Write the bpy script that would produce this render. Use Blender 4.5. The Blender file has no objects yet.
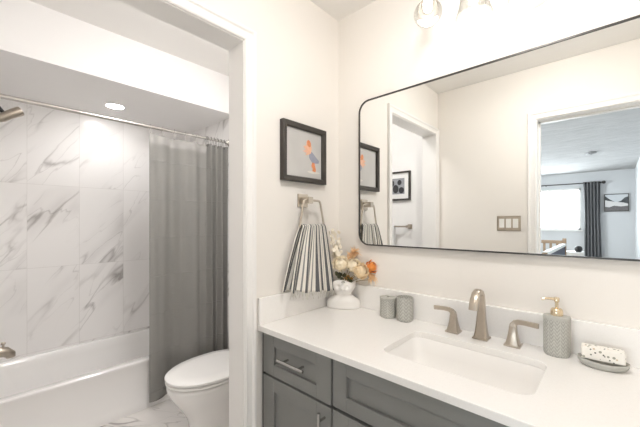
import bpy, bmesh, math, random
from mathutils import Vector, Matrix
random.seed(7)
S = bpy.context.scene
COL = S.collection
PI = math.pi

# ------------------------------------------------------------------ camera
CAM = Vector((1.124, -1.372, 1.30))
cam_d = bpy.data.cameras.new('camera')
cam_d.sensor_width = 36.0
cam_d.lens = 317.7 / 640 * 36.0
cam_d.shift_y = (222 - 213.5) / 640
cam_d.clip_start = 0.005
cam = bpy.data.objects.new('camera', cam_d)
COL.objects.link(cam)
cam.location = CAM
cam.rotation_euler = (PI / 2, 0, math.radians(90 - 47.37))
S.camera = cam
# ------------------------------------------------------------------ world, exposure, light levels
world = bpy.data.worlds.new('world')
S.world = world
world.use_nodes = True
world.node_tree.nodes['Background'].inputs[0].default_value = (0.90, 0.95, 1.0, 1)
world.node_tree.nodes['Background'].inputs[1].default_value = 2.0
S.view_settings.view_transform = 'Standard'
S.view_settings.look = 'None'
S.view_settings.exposure = 0.0
S.view_settings.gamma = 1.0
S.view_settings.use_curve_mapping = False
try:
    S.cycles.max_bounces = 12
    S.cycles.diffuse_bounces = 8
    S.cycles.glossy_bounces = 6
    S.cycles.transmission_bounces = 8
    S.cycles.transparent_max_bounces = 16
    S.cycles.sample_clamp_indirect = 6
    S.cycles.caustics_reflective = False
    S.cycles.caustics_refractive = False
except Exception:
    pass
BULB = 20.0          # radiance of a vanity bulb
DOWN = 85.0          # soffit downlight lens
FILL_DOME = 52.0           # added fill light over the toilet
FILL_ROOM = 37.0           # added fill light in the vanity room
FILL_DOME = 44.0           # unseen light added over the toilet
FILL_ROOM = 58.0           # unseen light added in the middle of the vanity room
WARM = (1.0, 0.975, 0.947)


def area_light(name, loc, rot, sx, sy, power, color):
    d = bpy.data.lights.new(name, 'AREA')
    d.shape = 'RECTANGLE'
    d.size = sx
    d.size_y = sy
    d.energy = power
    d.color = color
    o = bpy.data.objects.new(name, d)
    COL.objects.link(o)
    o.location = loc
    o.rotation_euler = rot
    return o


# daylight outside the far bedroom window, fill outside the added side window
area_light('window_daylight_fill', (-0.4, -8.25, 1.6), (PI / 2, 0, 0), 2.2, 1.1, 190, (0.96, 0.985, 1.0))
area_light('window_daylight_fill', (-3.25, -4.2, 1.6), (PI / 2, 0, -PI / 2), 2.4, 1.2, 260, (0.97, 0.985, 1.0))  # fill light behind the added window, brightens the bedroom


# ------------------------------------------------------------------ materials
def newmat(name):
    m = bpy.data.materials.new(name)
    m.use_nodes = True
    nt = m.node_tree
    return m, nt, nt.nodes['Principled BSDF']


def N(nt, t, **kw):
    n = nt.nodes.new(t)
    for k, v in kw.items():
        setattr(n, k, v)
    return n


def math_n(nt, op, a, b=None, c=None, clamp=False):
    n = nt.nodes.new('ShaderNodeMath')
    n.operation = op
    n.use_clamp = clamp
    for i, v in enumerate((a, b, c)):
        if v is None:
            continue
        if isinstance(v, (int, float)):
            n.inputs[i].default_value = v
        else:
            nt.links.new(v, n.inputs[i])
    return n.outputs[0]


def mixc(nt, fac, a, b):
    n = nt.nodes.new('ShaderNodeMix')
    n.data_type = 'RGBA'
    for s, v in ((n.inputs[0], fac), (n.inputs[6], a), (n.inputs[7], b)):
        if isinstance(v, (int, float)):
            s.default_value = v
        elif isinstance(v, tuple):
            s.default_value = (*v, 1) if len(v) == 3 else v
        else:
            nt.links.new(v, s)
    return n.outputs[2]


def bump(nt, b, h, strength=0.2, dist=0.01):
    n = nt.nodes.new('ShaderNodeBump')
    n.inputs['Strength'].default_value = strength
    n.inputs['Distance'].default_value = dist
    nt.links.new(h, n.inputs['Height'])
    nt.links.new(n.outputs[0], b.inputs['Normal'])


def simple(name, col, rough=0.5, metal=0.0, var=0.04, scale=30, bmp=0.0, bscale=None, coat=0.0, spec=0.5):
    m, nt, b = newmat(name)
    tc = N(nt, 'ShaderNodeTexCoord')
    nz = N(nt, 'ShaderNodeTexNoise')
    nz.inputs['Scale'].default_value = scale
    nz.inputs['Detail'].default_value = 4
    nt.links.new(tc.outputs['Object'], nz.inputs['Vector'])
    dk = tuple(c * (1 - var) for c in col)
    lt = tuple(min(1, c * (1 + var)) for c in col)
    nt.links.new(mixc(nt, nz.outputs['Fac'], dk, lt), b.inputs['Base Color'])
    b.inputs['Roughness'].default_value = rough
    b.inputs['Metallic'].default_value = metal
    b.inputs['Coat Weight'].default_value = coat
    b.inputs['Specular IOR Level'].default_value = spec
    if bmp:
        n2 = N(nt, 'ShaderNodeTexNoise')
        n2.inputs['Scale'].default_value = bscale or scale * 4
        n2.inputs['Detail'].default_value = 3
        nt.links.new(tc.outputs['Object'], n2.inputs['Vector'])
        bump(nt, b, n2.outputs['Fac'], bmp, 0.004)
    return m


def emit(name, col, strength):
    m, nt, b = newmat(name)
    b.inputs['Base Color'].default_value = (*col, 1)
    b.inputs['Emission Color'].default_value = (*col, 1)
    b.inputs['Emission Strength'].default_value = strength
    return m


def thin_glass(name, tint=(1, 1, 1), refl=0.9, edge=None):
    m, nt, b = newmat(name)
    nt.nodes.remove(b)
    out = nt.nodes['Material Output']
    t = N(nt, 'ShaderNodeBsdfTransparent')
    g = N(nt, 'ShaderNodeBsdfGlossy')
    g.inputs['Roughness'].default_value = 0.03
    lw = N(nt, 'ShaderNodeLayerWeight')
    lw.inputs['Blend'].default_value = 0.22
    nt.links.new(mixc(nt, math_n(nt, 'POWER', lw.outputs['Facing'], 2.5), tint, edge or tint), t.inputs[0])
    f = math_n(nt, 'MULTIPLY', lw.outputs['Fresnel'], refl, clamp=True)
    mx = N(nt, 'ShaderNodeMixShader')
    nt.links.new(f, mx.inputs[0])
    nt.links.new(t.outputs[0], mx.inputs[1])
    nt.links.new(g.outputs[0], mx.inputs[2])
    nt.links.new(mx.outputs[0], out.inputs['Surface'])
    return m


def marble(name, ia, ib, tw, th, oa, ob, base=(0.88, 0.865, 0.857), thr=0.47, vein=(0.40, 0.38, 0.37), ang=52, rough=0.18, amount=1.0, seed=0.0, grout=(0.62, 0.60, 0.58)):
    m, nt, b = newmat(name)
    L = nt.links
    tc = N(nt, 'ShaderNodeTexCoord')
    sp = N(nt, 'ShaderNodeSeparateXYZ')
    L.new(tc.outputs['Object'], sp.inputs[0])
    A = math_n(nt, 'DIVIDE', math_n(nt, 'SUBTRACT', sp.outputs[ia], oa), tw)
    B = math_n(nt, 'DIVIDE', math_n(nt, 'SUBTRACT', sp.outputs[ib], ob), th)
    fa, fb = math_n(nt, 'FLOOR', A), math_n(nt, 'FLOOR', B)
    cid = N(nt, 'ShaderNodeCombineXYZ')
    L.new(fa, cid.inputs[0]); L.new(fb, cid.inputs[1])
    cid.inputs[2].default_value = seed
    wn = N(nt, 'ShaderNodeTexWhiteNoise')
    L.new(cid.outputs[0], wn.inputs['Vector'])
    # point in the tile, rotated so that u runs along the veins
    ca, sa = math.cos(math.radians(ang)), math.sin(math.radians(ang))
    a0, b0 = sp.outputs[ia], sp.outputs[ib]
    u = math_n(nt, 'ADD', math_n(nt, 'MULTIPLY', a0, ca), math_n(nt, 'MULTIPLY', b0, sa))
    v = math_n(nt, 'ADD', math_n(nt, 'MULTIPLY', a0, -sa), math_n(nt, 'MULTIPLY', b0, ca))
    cu = N(nt, 'ShaderNodeCombineXYZ')
    L.new(math_n(nt, 'MULTIPLY', u, 0.24), cu.inputs[0]); L.new(v, cu.inputs[1])
    off = N(nt, 'ShaderNodeVectorMath', operation='MULTIPLY_ADD')
    L.new(wn.outputs['Color'], off.inputs[0])
    off.inputs[1].default_value = (9, 9, 9)
    L.new(cu.outputs[0], off.inputs[2])
    wob = N(nt, 'ShaderNodeTexNoise')
    wob.inputs['Scale'].default_value = 9
    wob.inputs['Detail'].default_value = 5
    L.new(off.outputs[0], wob.inputs['Vector'])
    warp = N(nt, 'ShaderNodeVectorMath', operation='MULTIPLY_ADD')
    L.new(wob.outputs['Color'], warp.inputs[0])
    warp.inputs[1].default_value = (0.085, 0.085, 0)
    L.new(off.outputs[0], warp.inputs[2])

    def veins(scale, width, power):
        n = N(nt, 'ShaderNodeTexNoise')
        n.inputs['Scale'].default_value = scale
        n.inputs['Detail'].default_value = 2.0
        n.inputs['Roughness'].default_value = 0.45
        L.new(warp.outputs[0], n.inputs['Vector'])
        d = math_n(nt, 'ABSOLUTE', math_n(nt, 'SUBTRACT', n.outputs['Fac'], 0.5))
        r = math_n(nt, 'SUBTRACT', 1.0, math_n(nt, 'DIVIDE', d, width), clamp=True)
        return math_n(nt, 'POWER', r, power)
    mk = N(nt, 'ShaderNodeTexNoise')
    mk.inputs['Scale'].default_value = 3.6
    L.new(off.outputs[0], mk.inputs['Vector'])
    mask = math_n(nt, 'MULTIPLY', math_n(nt, 'SUBTRACT', mk.outputs['Fac'], thr), 5.0, clamp=True)
    w1 = math_n(nt, 'MULTIPLY', veins(4.2, 0.022, 1.3), mask)
    w2 = math_n(nt, 'MULTIPLY', veins(8.5, 0.016, 1.3), math_n(nt, 'MULTIPLY', mask, 0.5))
    w3 = math_n(nt, 'MULTIPLY', veins(3.0, 0.10, 2.0), math_n(nt, 'MULTIPLY', mask, 0.32))
    w = math_n(nt, 'MULTIPLY', math_n(nt, 'ADD', math_n(nt, 'ADD', w1, w2), w3, clamp=True), amount)
    col = mixc(nt, w, base, vein)
    # grout joints
    def joint(c, size):
        fr = math_n(nt, 'FRACT', c)
        e = math_n(nt, 'MINIMUM', fr, math_n(nt, 'SUBTRACT', 1.0, fr))
        return math_n(nt, 'LESS_THAN', e, 0.0014 / size)
    g = math_n(nt, 'MAXIMUM', joint(A, tw), joint(B, th))
    col = mixc(nt, math_n(nt, 'MULTIPLY', g, 0.5), col, grout)
    L.new(col, b.inputs['Base Color'])
    b.inputs['Roughness'].default_value = rough
    return m


M = {}
M['wall'] = simple('cream wall paint', (0.83, 0.795, 0.75), 0.7, var=0.012, scale=6, bmp=0.05, bscale=260, spec=0.2)
M['bathwall'] = simple('white bathroom paint', (0.88, 0.87, 0.862), 0.7, var=0.012, scale=6, spec=0.2)
M['ceil'] = simple('ceiling white', (0.84, 0.825, 0.80), 0.85, var=0.012, scale=5, bmp=0.04, bscale=200, spec=0.1)
M['trim'] = simple('white trim enamel', (0.85, 0.835, 0.815), 0.32, var=0.01, scale=8)
M['tile'] = marble('marble wall tile', 1, 2, 0.305, 0.61, -1.119, 0.965)
M['tileE'] = marble('marble wall tile end', 0, 2, 0.305, 0.61, -1.966, 0.965, seed=4.0)
M['tileF'] = marble('marble floor tile', 0, 1, 0.61, 0.61, -1.05, -0.9, base=(0.80, 0.775, 0.755), amount=1.5, ang=35, seed=8.0, thr=0.36)
M['tub'] = simple('white tub acrylic', (0.88, 0.87, 0.86), 0.14, var=0.008, scale=4, coat=0.3)
M['porc'] = simple('white porcelain', (0.84, 0.83, 0.815), 0.08, var=0.006, scale=4, coat=0.4)
M['seat'] = simple('white toilet seat plastic', (0.86, 0.85, 0.835), 0.2, var=0.006, scale=4)
M['sink'] = simple('sink porcelain', (0.87, 0.855, 0.835), 0.1, var=0.006, scale=4, coat=0.3)
M['nickel'] = simple('brushed nickel', (0.52, 0.46, 0.39), 0.28, 1.0, var=0.08, scale=90)
M['steel'] = simple('brushed steel', (0.50, 0.49, 0.475), 0.25, 1.0, var=0.06, scale=90)
M['chrome'] = simple('polished chrome', (0.75, 0.74, 0.73), 0.1, 1.0, var=0.03, scale=30)
M['rod'] = simple('satin curtain rod', (0.62, 0.60, 0.57), 0.22, 1.0, var=0.03, scale=30)
M['bronze'] = simple('dark pewter frame', (0.05, 0.043, 0.037), 0.38, 0.35, var=0.25, scale=40)
M['blackmetal'] = simple('black metal', (0.07, 0.065, 0.06), 0.3, 0.6, var=0.1, scale=40)
M['black'] = simple('black plastic', (0.02, 0.02, 0.02), 0.4, var=0.1, scale=30)
M['cab'] = simple('grey cabinet paint', (0.225, 0.225, 0.215), 0.42, var=0.03, scale=12)
M['gap_dark'] = simple('near black gap', (0.03, 0.03, 0.03), 0.8)
M['gold'] = simple('champagne gold', (0.78, 0.65, 0.46), 0.22, 1.0, var=0.06, scale=60)
M['rubber'] = simple('dark rubber', (0.05, 0.05, 0.05), 0.7)
M['plasticw'] = simple('white plastic', (0.84, 0.83, 0.80), 0.35, var=0.01)
M['cream_petal'] = simple('cream petal', (0.95, 0.79, 0.57), 0.8, var=0.10, scale=60)
M['cream_pale'] = simple('pale ivory petal', (0.95, 0.85, 0.68), 0.8, var=0.08, scale=60)
M['orange_petal'] = simple('orange petal', (0.85, 0.33, 0.08), 0.8, var=0.25, scale=70)
M['pampas'] = simple('tan dried grass', (0.80, 0.56, 0.33), 0.9, var=0.2, scale=60)
M['peach'] = simple('peach dried grass', (0.86, 0.62, 0.36), 0.9, var=0.15, scale=60)
M['lunaria'] = simple('ivory seed disc', (0.86, 0.79, 0.66), 0.7, var=0.08, scale=50)
M['leaf'] = simple('dark olive leaf', (0.10, 0.105, 0.055), 0.6, var=0.3, scale=50)
M['amberleaf'] = simple('amber leaf', (0.45, 0.24, 0.06), 0.6, var=0.3, scale=50)
M['stem'] = simple('dry stem', (0.38, 0.30, 0.16), 0.8)
M['vase'] = simple('white matte ceramic', (0.84, 0.82, 0.79), 0.45, var=0.02, scale=40, bmp=0.12, bscale=150)
M['paperwhite'] = simple('mat board white', (0.84, 0.84, 0.83), 0.8, var=0.01)
M['glass'] = thin_glass('clear glass', (0.97, 0.97, 0.96), 0.4, (0.45, 0.43, 0.40))
M['pane'] = thin_glass('window pane', (0.95, 0.98, 1.0), 0.5)
M['bulb'] = emit('lit bulb', WARM, BULB)
M['downlens'] = emit('lit downlight lens', (1.0, 0.985, 0.965), DOWN)
M['roomfill'] = emit('lit room fill dome', WARM, FILL_ROOM)
M['dome'] = emit('lit fill dome', (1.0, 0.985, 0.98), FILL_DOME)
M['wood'] = simple('pale brown wood', (0.36, 0.25, 0.16), 0.55, var=0.25, scale=14)
M['navy'] = simple('navy panel', (0.035, 0.045, 0.075), 0.6, var=0.1)
M['greywall'] = simple('pale grey bedroom paint', (0.66, 0.67, 0.68), 0.8, var=0.01, scale=5)
M['carpet'] = simple('beige carpet', (0.45, 0.42, 0.38), 0.95, var=0.1, scale=80, bmp=0.5, bscale=300)
M['linen'] = simple('white bath towel', (0.78, 0.78, 0.78), 0.9, var=0.03, scale=60, bmp=0.3, bscale=400)

# mirror
m, nt, b = newmat('mirror silver')
b.inputs['Base Color'].default_value = (0.93, 0.94, 0.93, 1)
b.inputs['Metallic'].default_value = 1.0
b.inputs['Roughness'].default_value = 0.0
M['mirror'] = m

# bedroom textured ceiling
m, nt, b = newmat('stippled ceiling')
tc = N(nt, 'ShaderNodeTexCoord'); mp = N(nt, 'ShaderNodeMapping')
mp.inputs['Scale'].default_value = (1.0, 3.2, 1)
mp.inputs['Rotation'].default_value = (0, 0, 0.35)
nt.links.new(tc.outputs['Object'], mp.inputs[0])
nz = N(nt, 'ShaderNodeTexNoise'); nz.inputs['Scale'].default_value = 4; nz.inputs['Detail'].default_value = 8; nz.inputs['Roughness'].default_value = 0.7
nt.links.new(mp.outputs[0], nz.inputs['Vector'])
nt.links.new(mixc(nt, nz.outputs['Fac'], (0.30, 0.30, 0.30), (0.66, 0.655, 0.65)), b.inputs['Base Color'])
b.inputs['Roughness'].default_value = 0.9
bump(nt, b, nz.outputs['Fac'], 0.6, 0.03)
M['stipple'] = m

# quartz
m, nt, b = newmat('white quartz')
tc = N(nt, 'ShaderNodeTexCoord'); vo = N(nt, 'ShaderNodeTexVoronoi'); vo.inputs['Scale'].default_value = 260
nt.links.new(tc.outputs['Object'], vo.inputs['Vector'])
nz = N(nt, 'ShaderNodeTexNoise'); nz.inputs['Scale'].default_value = 120; nz.inputs['Detail'].default_value = 3
nt.links.new(tc.outputs['Object'], nz.inputs['Vector'])
fl = math_n(nt, 'LESS_THAN', vo.outputs['Distance'], 0.16)
c1 = mixc(nt, nz.outputs['Fac'], (0.85, 0.83, 0.805), (0.89, 0.875, 0.855))
nt.links.new(mixc(nt, math_n(nt, 'MULTIPLY', fl, 0.35), c1, (0.66, 0.63, 0.59)), b.inputs['Base Color'])
b.inputs['Roughness'].default_value = 0.22
M['quartz'] = m

# grey-green stoneware with embossed zigzag leaf pattern (UV)
def stoneware(name, nu, nv):
    m, nt, b = newmat(name)
    uv = N(nt, 'ShaderNodeTexCoord'); sp = N(nt, 'ShaderNodeSeparateXYZ')
    nt.links.new(uv.outputs['UV'], sp.inputs[0])
    U = math_n(nt, 'MULTIPLY', sp.outputs[0], nu)
    V = math_n(nt, 'MULTIPLY', sp.outputs[1], nv)
    tri = math_n(nt, 'PINGPONG', U, 0.5)
    chev = math_n(nt, 'FRACT', math_n(nt, 'ADD', V, math_n(nt, 'MULTIPLY', tri, 2.4)))
    ridge = math_n(nt, 'PINGPONG', math_n(nt, 'MULTIPLY', chev, 2.0), 1.0)
    stem_ = math_n(nt, 'LESS_THAN', tri, 0.05)
    h = math_n(nt, 'MAXIMUM', math_n(nt, 'SMOOTHSTEP', 0.45, 0.75, ridge) if False else math_n(nt, 'GREATER_THAN', ridge, 0.62), stem_)
    nz = N(nt, 'ShaderNodeTexNoise'); nz.inputs['Scale'].default_value = 45; nz.inputs['Detail'].default_value = 4
    nt.links.new(uv.outputs['Object'], nz.inputs['Vector'])
    base = mixc(nt, nz.outputs['Fac'], (0.33, 0.325, 0.295), (0.43, 0.425, 0.39))
    lite = mixc(nt, nz.outputs['Fac'], (0.47, 0.465, 0.43), (0.58, 0.575, 0.535))
    nt.links.new(mixc(nt, h, base, lite), b.inputs['Base Color'])
    b.inputs['Roughness'].default_value = 0.6
    bump(nt, b, h, 0.5, 0.002)
    return m


M['stone'] = stoneware('embossed grey stoneware', 9, 7)
M['stonefine'] = stoneware('finely embossed grey stoneware', 14, 10)
M['stoneplain'] = simple('plain grey stoneware', (0.46, 0.455, 0.42), 0.55, var=0.15, scale=60)

# speckled soap
m, nt, b = newmat('speckled soap')
tc = N(nt, 'ShaderNodeTexCoord')
def flecks(scale, thr, seed):
    v = N(nt, 'ShaderNodeTexVoronoi'); v.inputs['Scale'].default_value = scale
    mp = N(nt, 'ShaderNodeMapping'); mp.inputs['Location'].default_value = (seed, seed * 2, seed)
    nt.links.new(tc.outputs['Object'], mp.inputs[0]); nt.links.new(mp.outputs[0], v.inputs['Vector'])
    sp = N(nt, 'ShaderNodeSeparateXYZ'); nt.links.new(v.outputs['Color'], sp.inputs[0])
    return math_n(nt, 'MULTIPLY', math_n(nt, 'LESS_THAN', v.outputs['Distance'], thr), math_n(nt, 'GREATER_THAN', sp.outputs[0], 0.55))
c = mixc(nt, flecks(70, 0.26, 0.3), (0.85, 0.82, 0.76), (0.36, 0.36, 0.30))
c = mixc(nt, flecks(95, 0.22, 1.7), c, (0.10, 0.10, 0.09))
c = mixc(nt, flecks(60, 0.17, 3.1), c, (0.62, 0.50, 0.36))
nt.links.new(c, b.inputs['Base Color'])
b.inputs['Roughness'].default_value = 0.5
M['soap'] = m

# striped hand towel (UV.x across)
m, nt, b = newmat('striped towel cotton')
tc = N(nt, 'ShaderNodeTexCoord'); sp = N(nt, 'ShaderNodeSeparateXYZ')
nt.links.new(tc.outputs['UV'], sp.inputs[0])
rp = N(nt, 'ShaderNodeValToRGB'); rp.color_ramp.interpolation = 'CONSTANT'
CR, DK, MD = (0.80, 0.765, 0.70, 1), (0.125, 0.125, 0.13, 1), (0.24, 0.24, 0.24, 1)
stops = [(0, CR), (0.10, DK), (0.28, CR), (0.38, MD), (0.44, CR), (0.55, DK), (0.72, CR), (0.85, MD), (0.92, CR)]
el = rp.color_ramp.elements
el[0].position, el[0].color = stops[0]
el[1].position, el[1].color = stops[1]
for p_, c_ in stops[2:]:
    e = el.new(p_); e.color = c_
nt.links.new(math_n(nt, 'FRACT', math_n(nt, 'MULTIPLY', sp.outputs[0], 3.7)), rp.inputs[0])
nz = N(nt, 'ShaderNodeTexNoise'); nz.inputs['Scale'].default_value = 500
nt.links.new(tc.outputs['Object'], nz.inputs['Vector'])
nt.links.new(rp.outputs[0], b.inputs['Base Color'])
b.inputs['Roughness'].default_value = 0.95
b.inputs['Specular IOR Level'].default_value = 0.1
bump(nt, b, nz.outputs['Fac'], 0.3, 0.002)
M['towel'] = m
M['fringe'] = simple('towel fringe', (0.62, 0.60, 0.55), 0.95, var=0.35, scale=200)


def cloth(name, col, trans=0.35, clear=0.0, crease=False):
    m, nt, b = newmat(name)
    nt.nodes.remove(b)
    out = nt.nodes['Material Output']
    tc = N(nt, 'ShaderNodeTexCoord')
    nz = N(nt, 'ShaderNodeTexNoise'); nz.inputs['Scale'].default_value = 220; nz.inputs['Detail'].default_value = 3
    nt.links.new(tc.outputs['Object'], nz.inputs['Vector'])
    c = mixc(nt, nz.outputs['Fac'], tuple(x * 0.93 for x in col), tuple(min(1, x * 1.07) for x in col))
    d = N(nt, 'ShaderNodeBsdfDiffuse'); t = N(nt, 'ShaderNodeBsdfTranslucent')
    g = N(nt, 'ShaderNodeBsdfGlossy'); g.inputs['Roughness'].default_value = 0.42
    nt.links.new(c, d.inputs[0]); nt.links.new(c, t.inputs[0]); nt.links.new(c, g.inputs[0])
    m1 = N(nt, 'ShaderNodeMixShader'); m1.inputs[0].default_value = trans
    nt.links.new(d.outputs[0], m1.inputs[1]); nt.links.new(t.outputs[0], m1.inputs[2])
    m2 = N(nt, 'ShaderNodeMixShader'); m2.inputs[0].default_value = 0.18
    nt.links.new(m1.outputs[0], m2.inputs[1]); nt.links.new(g.outputs[0], m2.inputs[2])
    last = m2
    if clear:
        tr = N(nt, 'ShaderNodeBsdfTransparent')
        m3 = N(nt, 'ShaderNodeMixShader'); m3.inputs[0].default_value = clear
        nt.links.new(m2.outputs[0], m3.inputs[1]); nt.links.new(tr.outputs[0], m3.inputs[2])
        last = m3
    nt.links.new(last.outputs[0], out.inputs['Surface'])
    if crease:
        sp = N(nt, 'ShaderNodeSeparateXYZ'); nt.links.new(tc.outputs['Object'], sp.inputs[0])
        f = math_n(nt, 'FRACT', math_n(nt, 'DIVIDE', math_n(nt, 'ADD', sp.outputs[2], 0.05), 0.268))
        line = math_n(nt, 'SUBTRACT', 1.0, math_n(nt, 'MULTIPLY', math_n(nt, 'ABSOLUTE', math_n(nt, 'SUBTRACT', f, 0.5)), 40.0), clamp=True)
        bn = N(nt, 'ShaderNodeBump'); bn.inputs['Strength'].default_value = 0.55; bn.inputs['Distance'].default_value = 0.0045
        nt.links.new(line, bn.inputs['Height'])
        for s in (d, t, g):
            nt.links.new(bn.outputs[0], s.inputs['Normal'])
    return m


M['curtain'] = cloth('grey shower curtain', (0.345, 0.34, 0.322), 0.40, 0.05, True)
M['sheer'] = cloth('sheer curtain top', (0.50, 0.49, 0.47), 0.4, 0.35)
M['drape'] = cloth('charcoal drape', (0.25, 0.25, 0.255), 0.2)


# ------------------------------------------------------------------ mesh helpers
def nb():
    return bmesh.new()


def box(bm, x0, x1, y0, y1, z0, z1):
    v = [bm.verts.new(p) for p in ((x0, y0, z0), (x1, y0, z0), (x1, y1, z0), (x0, y1, z0), (x0, y0, z1), (x1, y0, z1), (x1, y1, z1), (x0, y1, z1))]
    for f in ((0, 3, 2, 1), (4, 5, 6, 7), (0, 1, 5, 4), (1, 2, 6, 5), (2, 3, 7, 6), (3, 0, 4, 7)):
        bm.faces.new([v[i] for i in f])
    return bm


def loft(bm, rings, cap0=True, cap1=True, closed=True, loop=False):
    R = [[bm.verts.new(p) for p in r] for r in rings]
    n = len(R[0])
    pairs = list(zip(R, R[1:]))
    if loop:
        pairs.append((R[-1], R[0]))
    for a, c in pairs:
        for i in range(n if closed else n - 1):
            j = (i + 1) % n
            bm.faces.new((a[i], a[j], c[j], c[i]))
    if not loop:
        if cap0:
            bm.faces.new(list(reversed(R[0])))
        if cap1:
            bm.faces.new(R[-1])
    return R


def circ(r, n=16, sq=1.0):
    return [(r * math.cos(2 * PI * i / n), r * sq * math.sin(2 * PI * i / n)) for i in range(n)]


def rect(w, h):
    return [(-w / 2, -h / 2), (w / 2, -h / 2), (w / 2, h / 2), (-w / 2, h / 2)]


def sweep(bm, pts, secs, up=(0, 0, 1), loop=False):
    """sections (list of 2-D outlines, or one) along a path"""
    P = [Vector(p) for p in pts]
    n = len(P)
    if not isinstance(secs[0][0], (list, tuple)) :
        secs = [secs] * n
    rings = []
    U = Vector(up)
    for i in range(n):
        if loop:
            t = (P[(i + 1) % n] - P[i - 1]).normalized()
        else:
            t = (P[min(i + 1, n - 1)] - P[max(i - 1, 0)]).normalized()
        s = t.cross(U)
        if s.length < 1e-3:
            s = t.cross(Vector((1, 0, 0)) if abs(t.x) < 0.9 else Vector((0, 1, 0)))
        s.normalize()
        w = s.cross(t).normalized()
        U = w if not loop else U
        rings.append([P[i] + s * a + w * c for a, c in secs[i]])
    loft(bm, rings, loop=loop)
    return bm


def cyl(bm, p0, p1, r0, r1=None, n=16):
    return sweep(bm, [p0, p1], [circ(r0, n), circ(r0 if r1 is None else r1, n)])


def lathe(bm, prof, n=28, c=(0, 0, 0), sy=1.0, uv=False):
    """profile of (r, z), ellipse squash sy; poles closed"""
    rings = [[(c[0] + r * math.cos(2 * PI * i / n), c[1] + r * sy * math.sin(2 * PI * i / n), c[2] + z) for i in range(n)] for r, z in prof]
    R = loft(bm, rings)
    if uv:
        L = bm.loops.layers.uv.verify()
        zs = [z for r, z in prof]
        z0, z1 = min(zs), max(zs)
        for f in bm.faces:
            us = [(math.atan2((l.vert.co.y - c[1]) / sy, l.vert.co.x - c[0]) / (2 * PI)) % 1.0 for l in f.loops]
            wrap = max(us) - min(us) > 0.5
            for l, u in zip(f.loops, us):
                l[L].uv = (u + 1 if wrap and u < 0.5 else u, (l.vert.co.z - c[2] - z0) / (z1 - z0))
    return bm


def rrect(x0, x1, y0, y1, r, n=6, z=0.0):
    out = []
    for cx, cy, a in ((x1 - r, y0 + r, -90), (x1 - r, y1 - r, 0), (x0 + r, y1 - r, 90), (x0 + r, y0 + r, 180)):
        for i in range(n + 1):
            t = math.radians(a + 90 * i / n)
            out.append((cx + r * math.cos(t), cy + r * math.sin(t), z))
    return out


def prism(bm, poly, d):
    """extrude a 3-D polygon by vector d"""
    d = Vector(d)
    loft(bm, [[Vector(p) for p in poly], [Vector(p) + d for p in poly]])
    return bm


def sphere(bm, c, r, u=16, v=10, s=(1, 1, 1)):
    mat = Matrix.Translation(c) @ Matrix.Diagonal((s[0] * r, s[1] * r, s[2] * r, 1))
    bmesh.ops.create_uvsphere(bm, u_segments=u, v_segments=v, radius=1, matrix=mat)
    return bm


def grid(bm, fn, nu, nv, uv=False, closed=False):
    V = [[bm.verts.new(fn(i / nu, j / nv)) for i in range(nu + 1)] for j in range(nv + 1)]
    L = bm.loops.layers.uv.verify() if uv else None
    for j in range(nv):
        for i in range(nu):
            f = bm.faces.new((V[j][i], V[j][i + 1], V[j + 1][i + 1], V[j + 1][i]))
            if uv:
                for l, (a, c) in zip(f.loops, ((i, j), (i + 1, j), (i + 1, j + 1), (i, j + 1))):
                    l[L].uv = (a / nu, c / nv)
    return bm


def wloc(o):
    p = Vector((0, 0, 0))
    while o is not None:
        p += o.location
        o = o.parent
    return p


def obj(name, bm, mat, parent=None, smooth=False, bevel=0.0, seg=2, world=True, solid=0.0, sub=0, label=None, fixn=True):
    """link a bmesh as ONE object; world=True: authored in world coordinates"""
    if fixn:
        bmesh.ops.recalc_face_normals(bm, faces=bm.faces)
    if parent is not None and world:
        bmesh.ops.translate(bm, verts=bm.verts, vec=-wloc(parent))
    me = bpy.data.meshes.new(name)
    bm.to_mesh(me)
    bm.free()
    me.materials.append(M[mat])
    o = bpy.data.objects.new(name, me)
    COL.objects.link(o)
    if parent is not None:
        o.parent = parent
    if smooth:
        for p in me.polygons:
            p.use_smooth = True
        try:
            me.set_sharp_from_angle(angle=math.radians(40))
        except Exception:
            pass
    if solid:
        md = o.modifiers.new('thickness', 'SOLIDIFY'); md.thickness = solid; md.offset = 0
    if bevel:
        md = o.modifiers.new('bevel', 'BEVEL'); md.width = bevel; md.segments = seg
        md.limit_method = 'ANGLE'; md.angle_limit = math.radians(35)
    if sub:
        md = o.modifiers.new('subdivision', 'SUBSURF'); md.levels = sub; md.render_levels = sub
    if label:
        o['label'] = label
    return o


def tag(o, label, cat, group=None):
    o['label'] = label
    o['category'] = cat
    if group:
        o['group'] = group
    return o


def thing(name, label, cat, loc=(0, 0, 0), rz=0.0, group=None):
    o = bpy.data.objects.new(name, None)
    COL.objects.link(o)
    o.location = loc
    o.rotation_euler = (0, 0, rz)
    o.empty_display_size = 0.05
    return tag(o, label, cat, group)


def struct(name, bm, mat, parent=None, **kw):
    o = obj(name, bm, mat, parent, **kw)
    if parent is None:
        o['kind'] = 'structure'
    return o


def bx(*a):
    return box(nb(), *a)


# ------------------------------------------------------------------ room shell
CZ = 2.419           # vanity room ceiling
BZ = 2.48            # bathroom ceiling
RX = 1.52            # right wall
FY = -1.41           # wall behind the camera
J0, J1, JH = -1.347, -0.6188, 2.05   # cased opening to the bathroom
TX = -1.966          # tiled wall beyond the tub
TY = 0.08            # tiled end wall
D0, D1, DH = 0.724, 1.446, 2.035     # bedroom doorway

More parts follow.
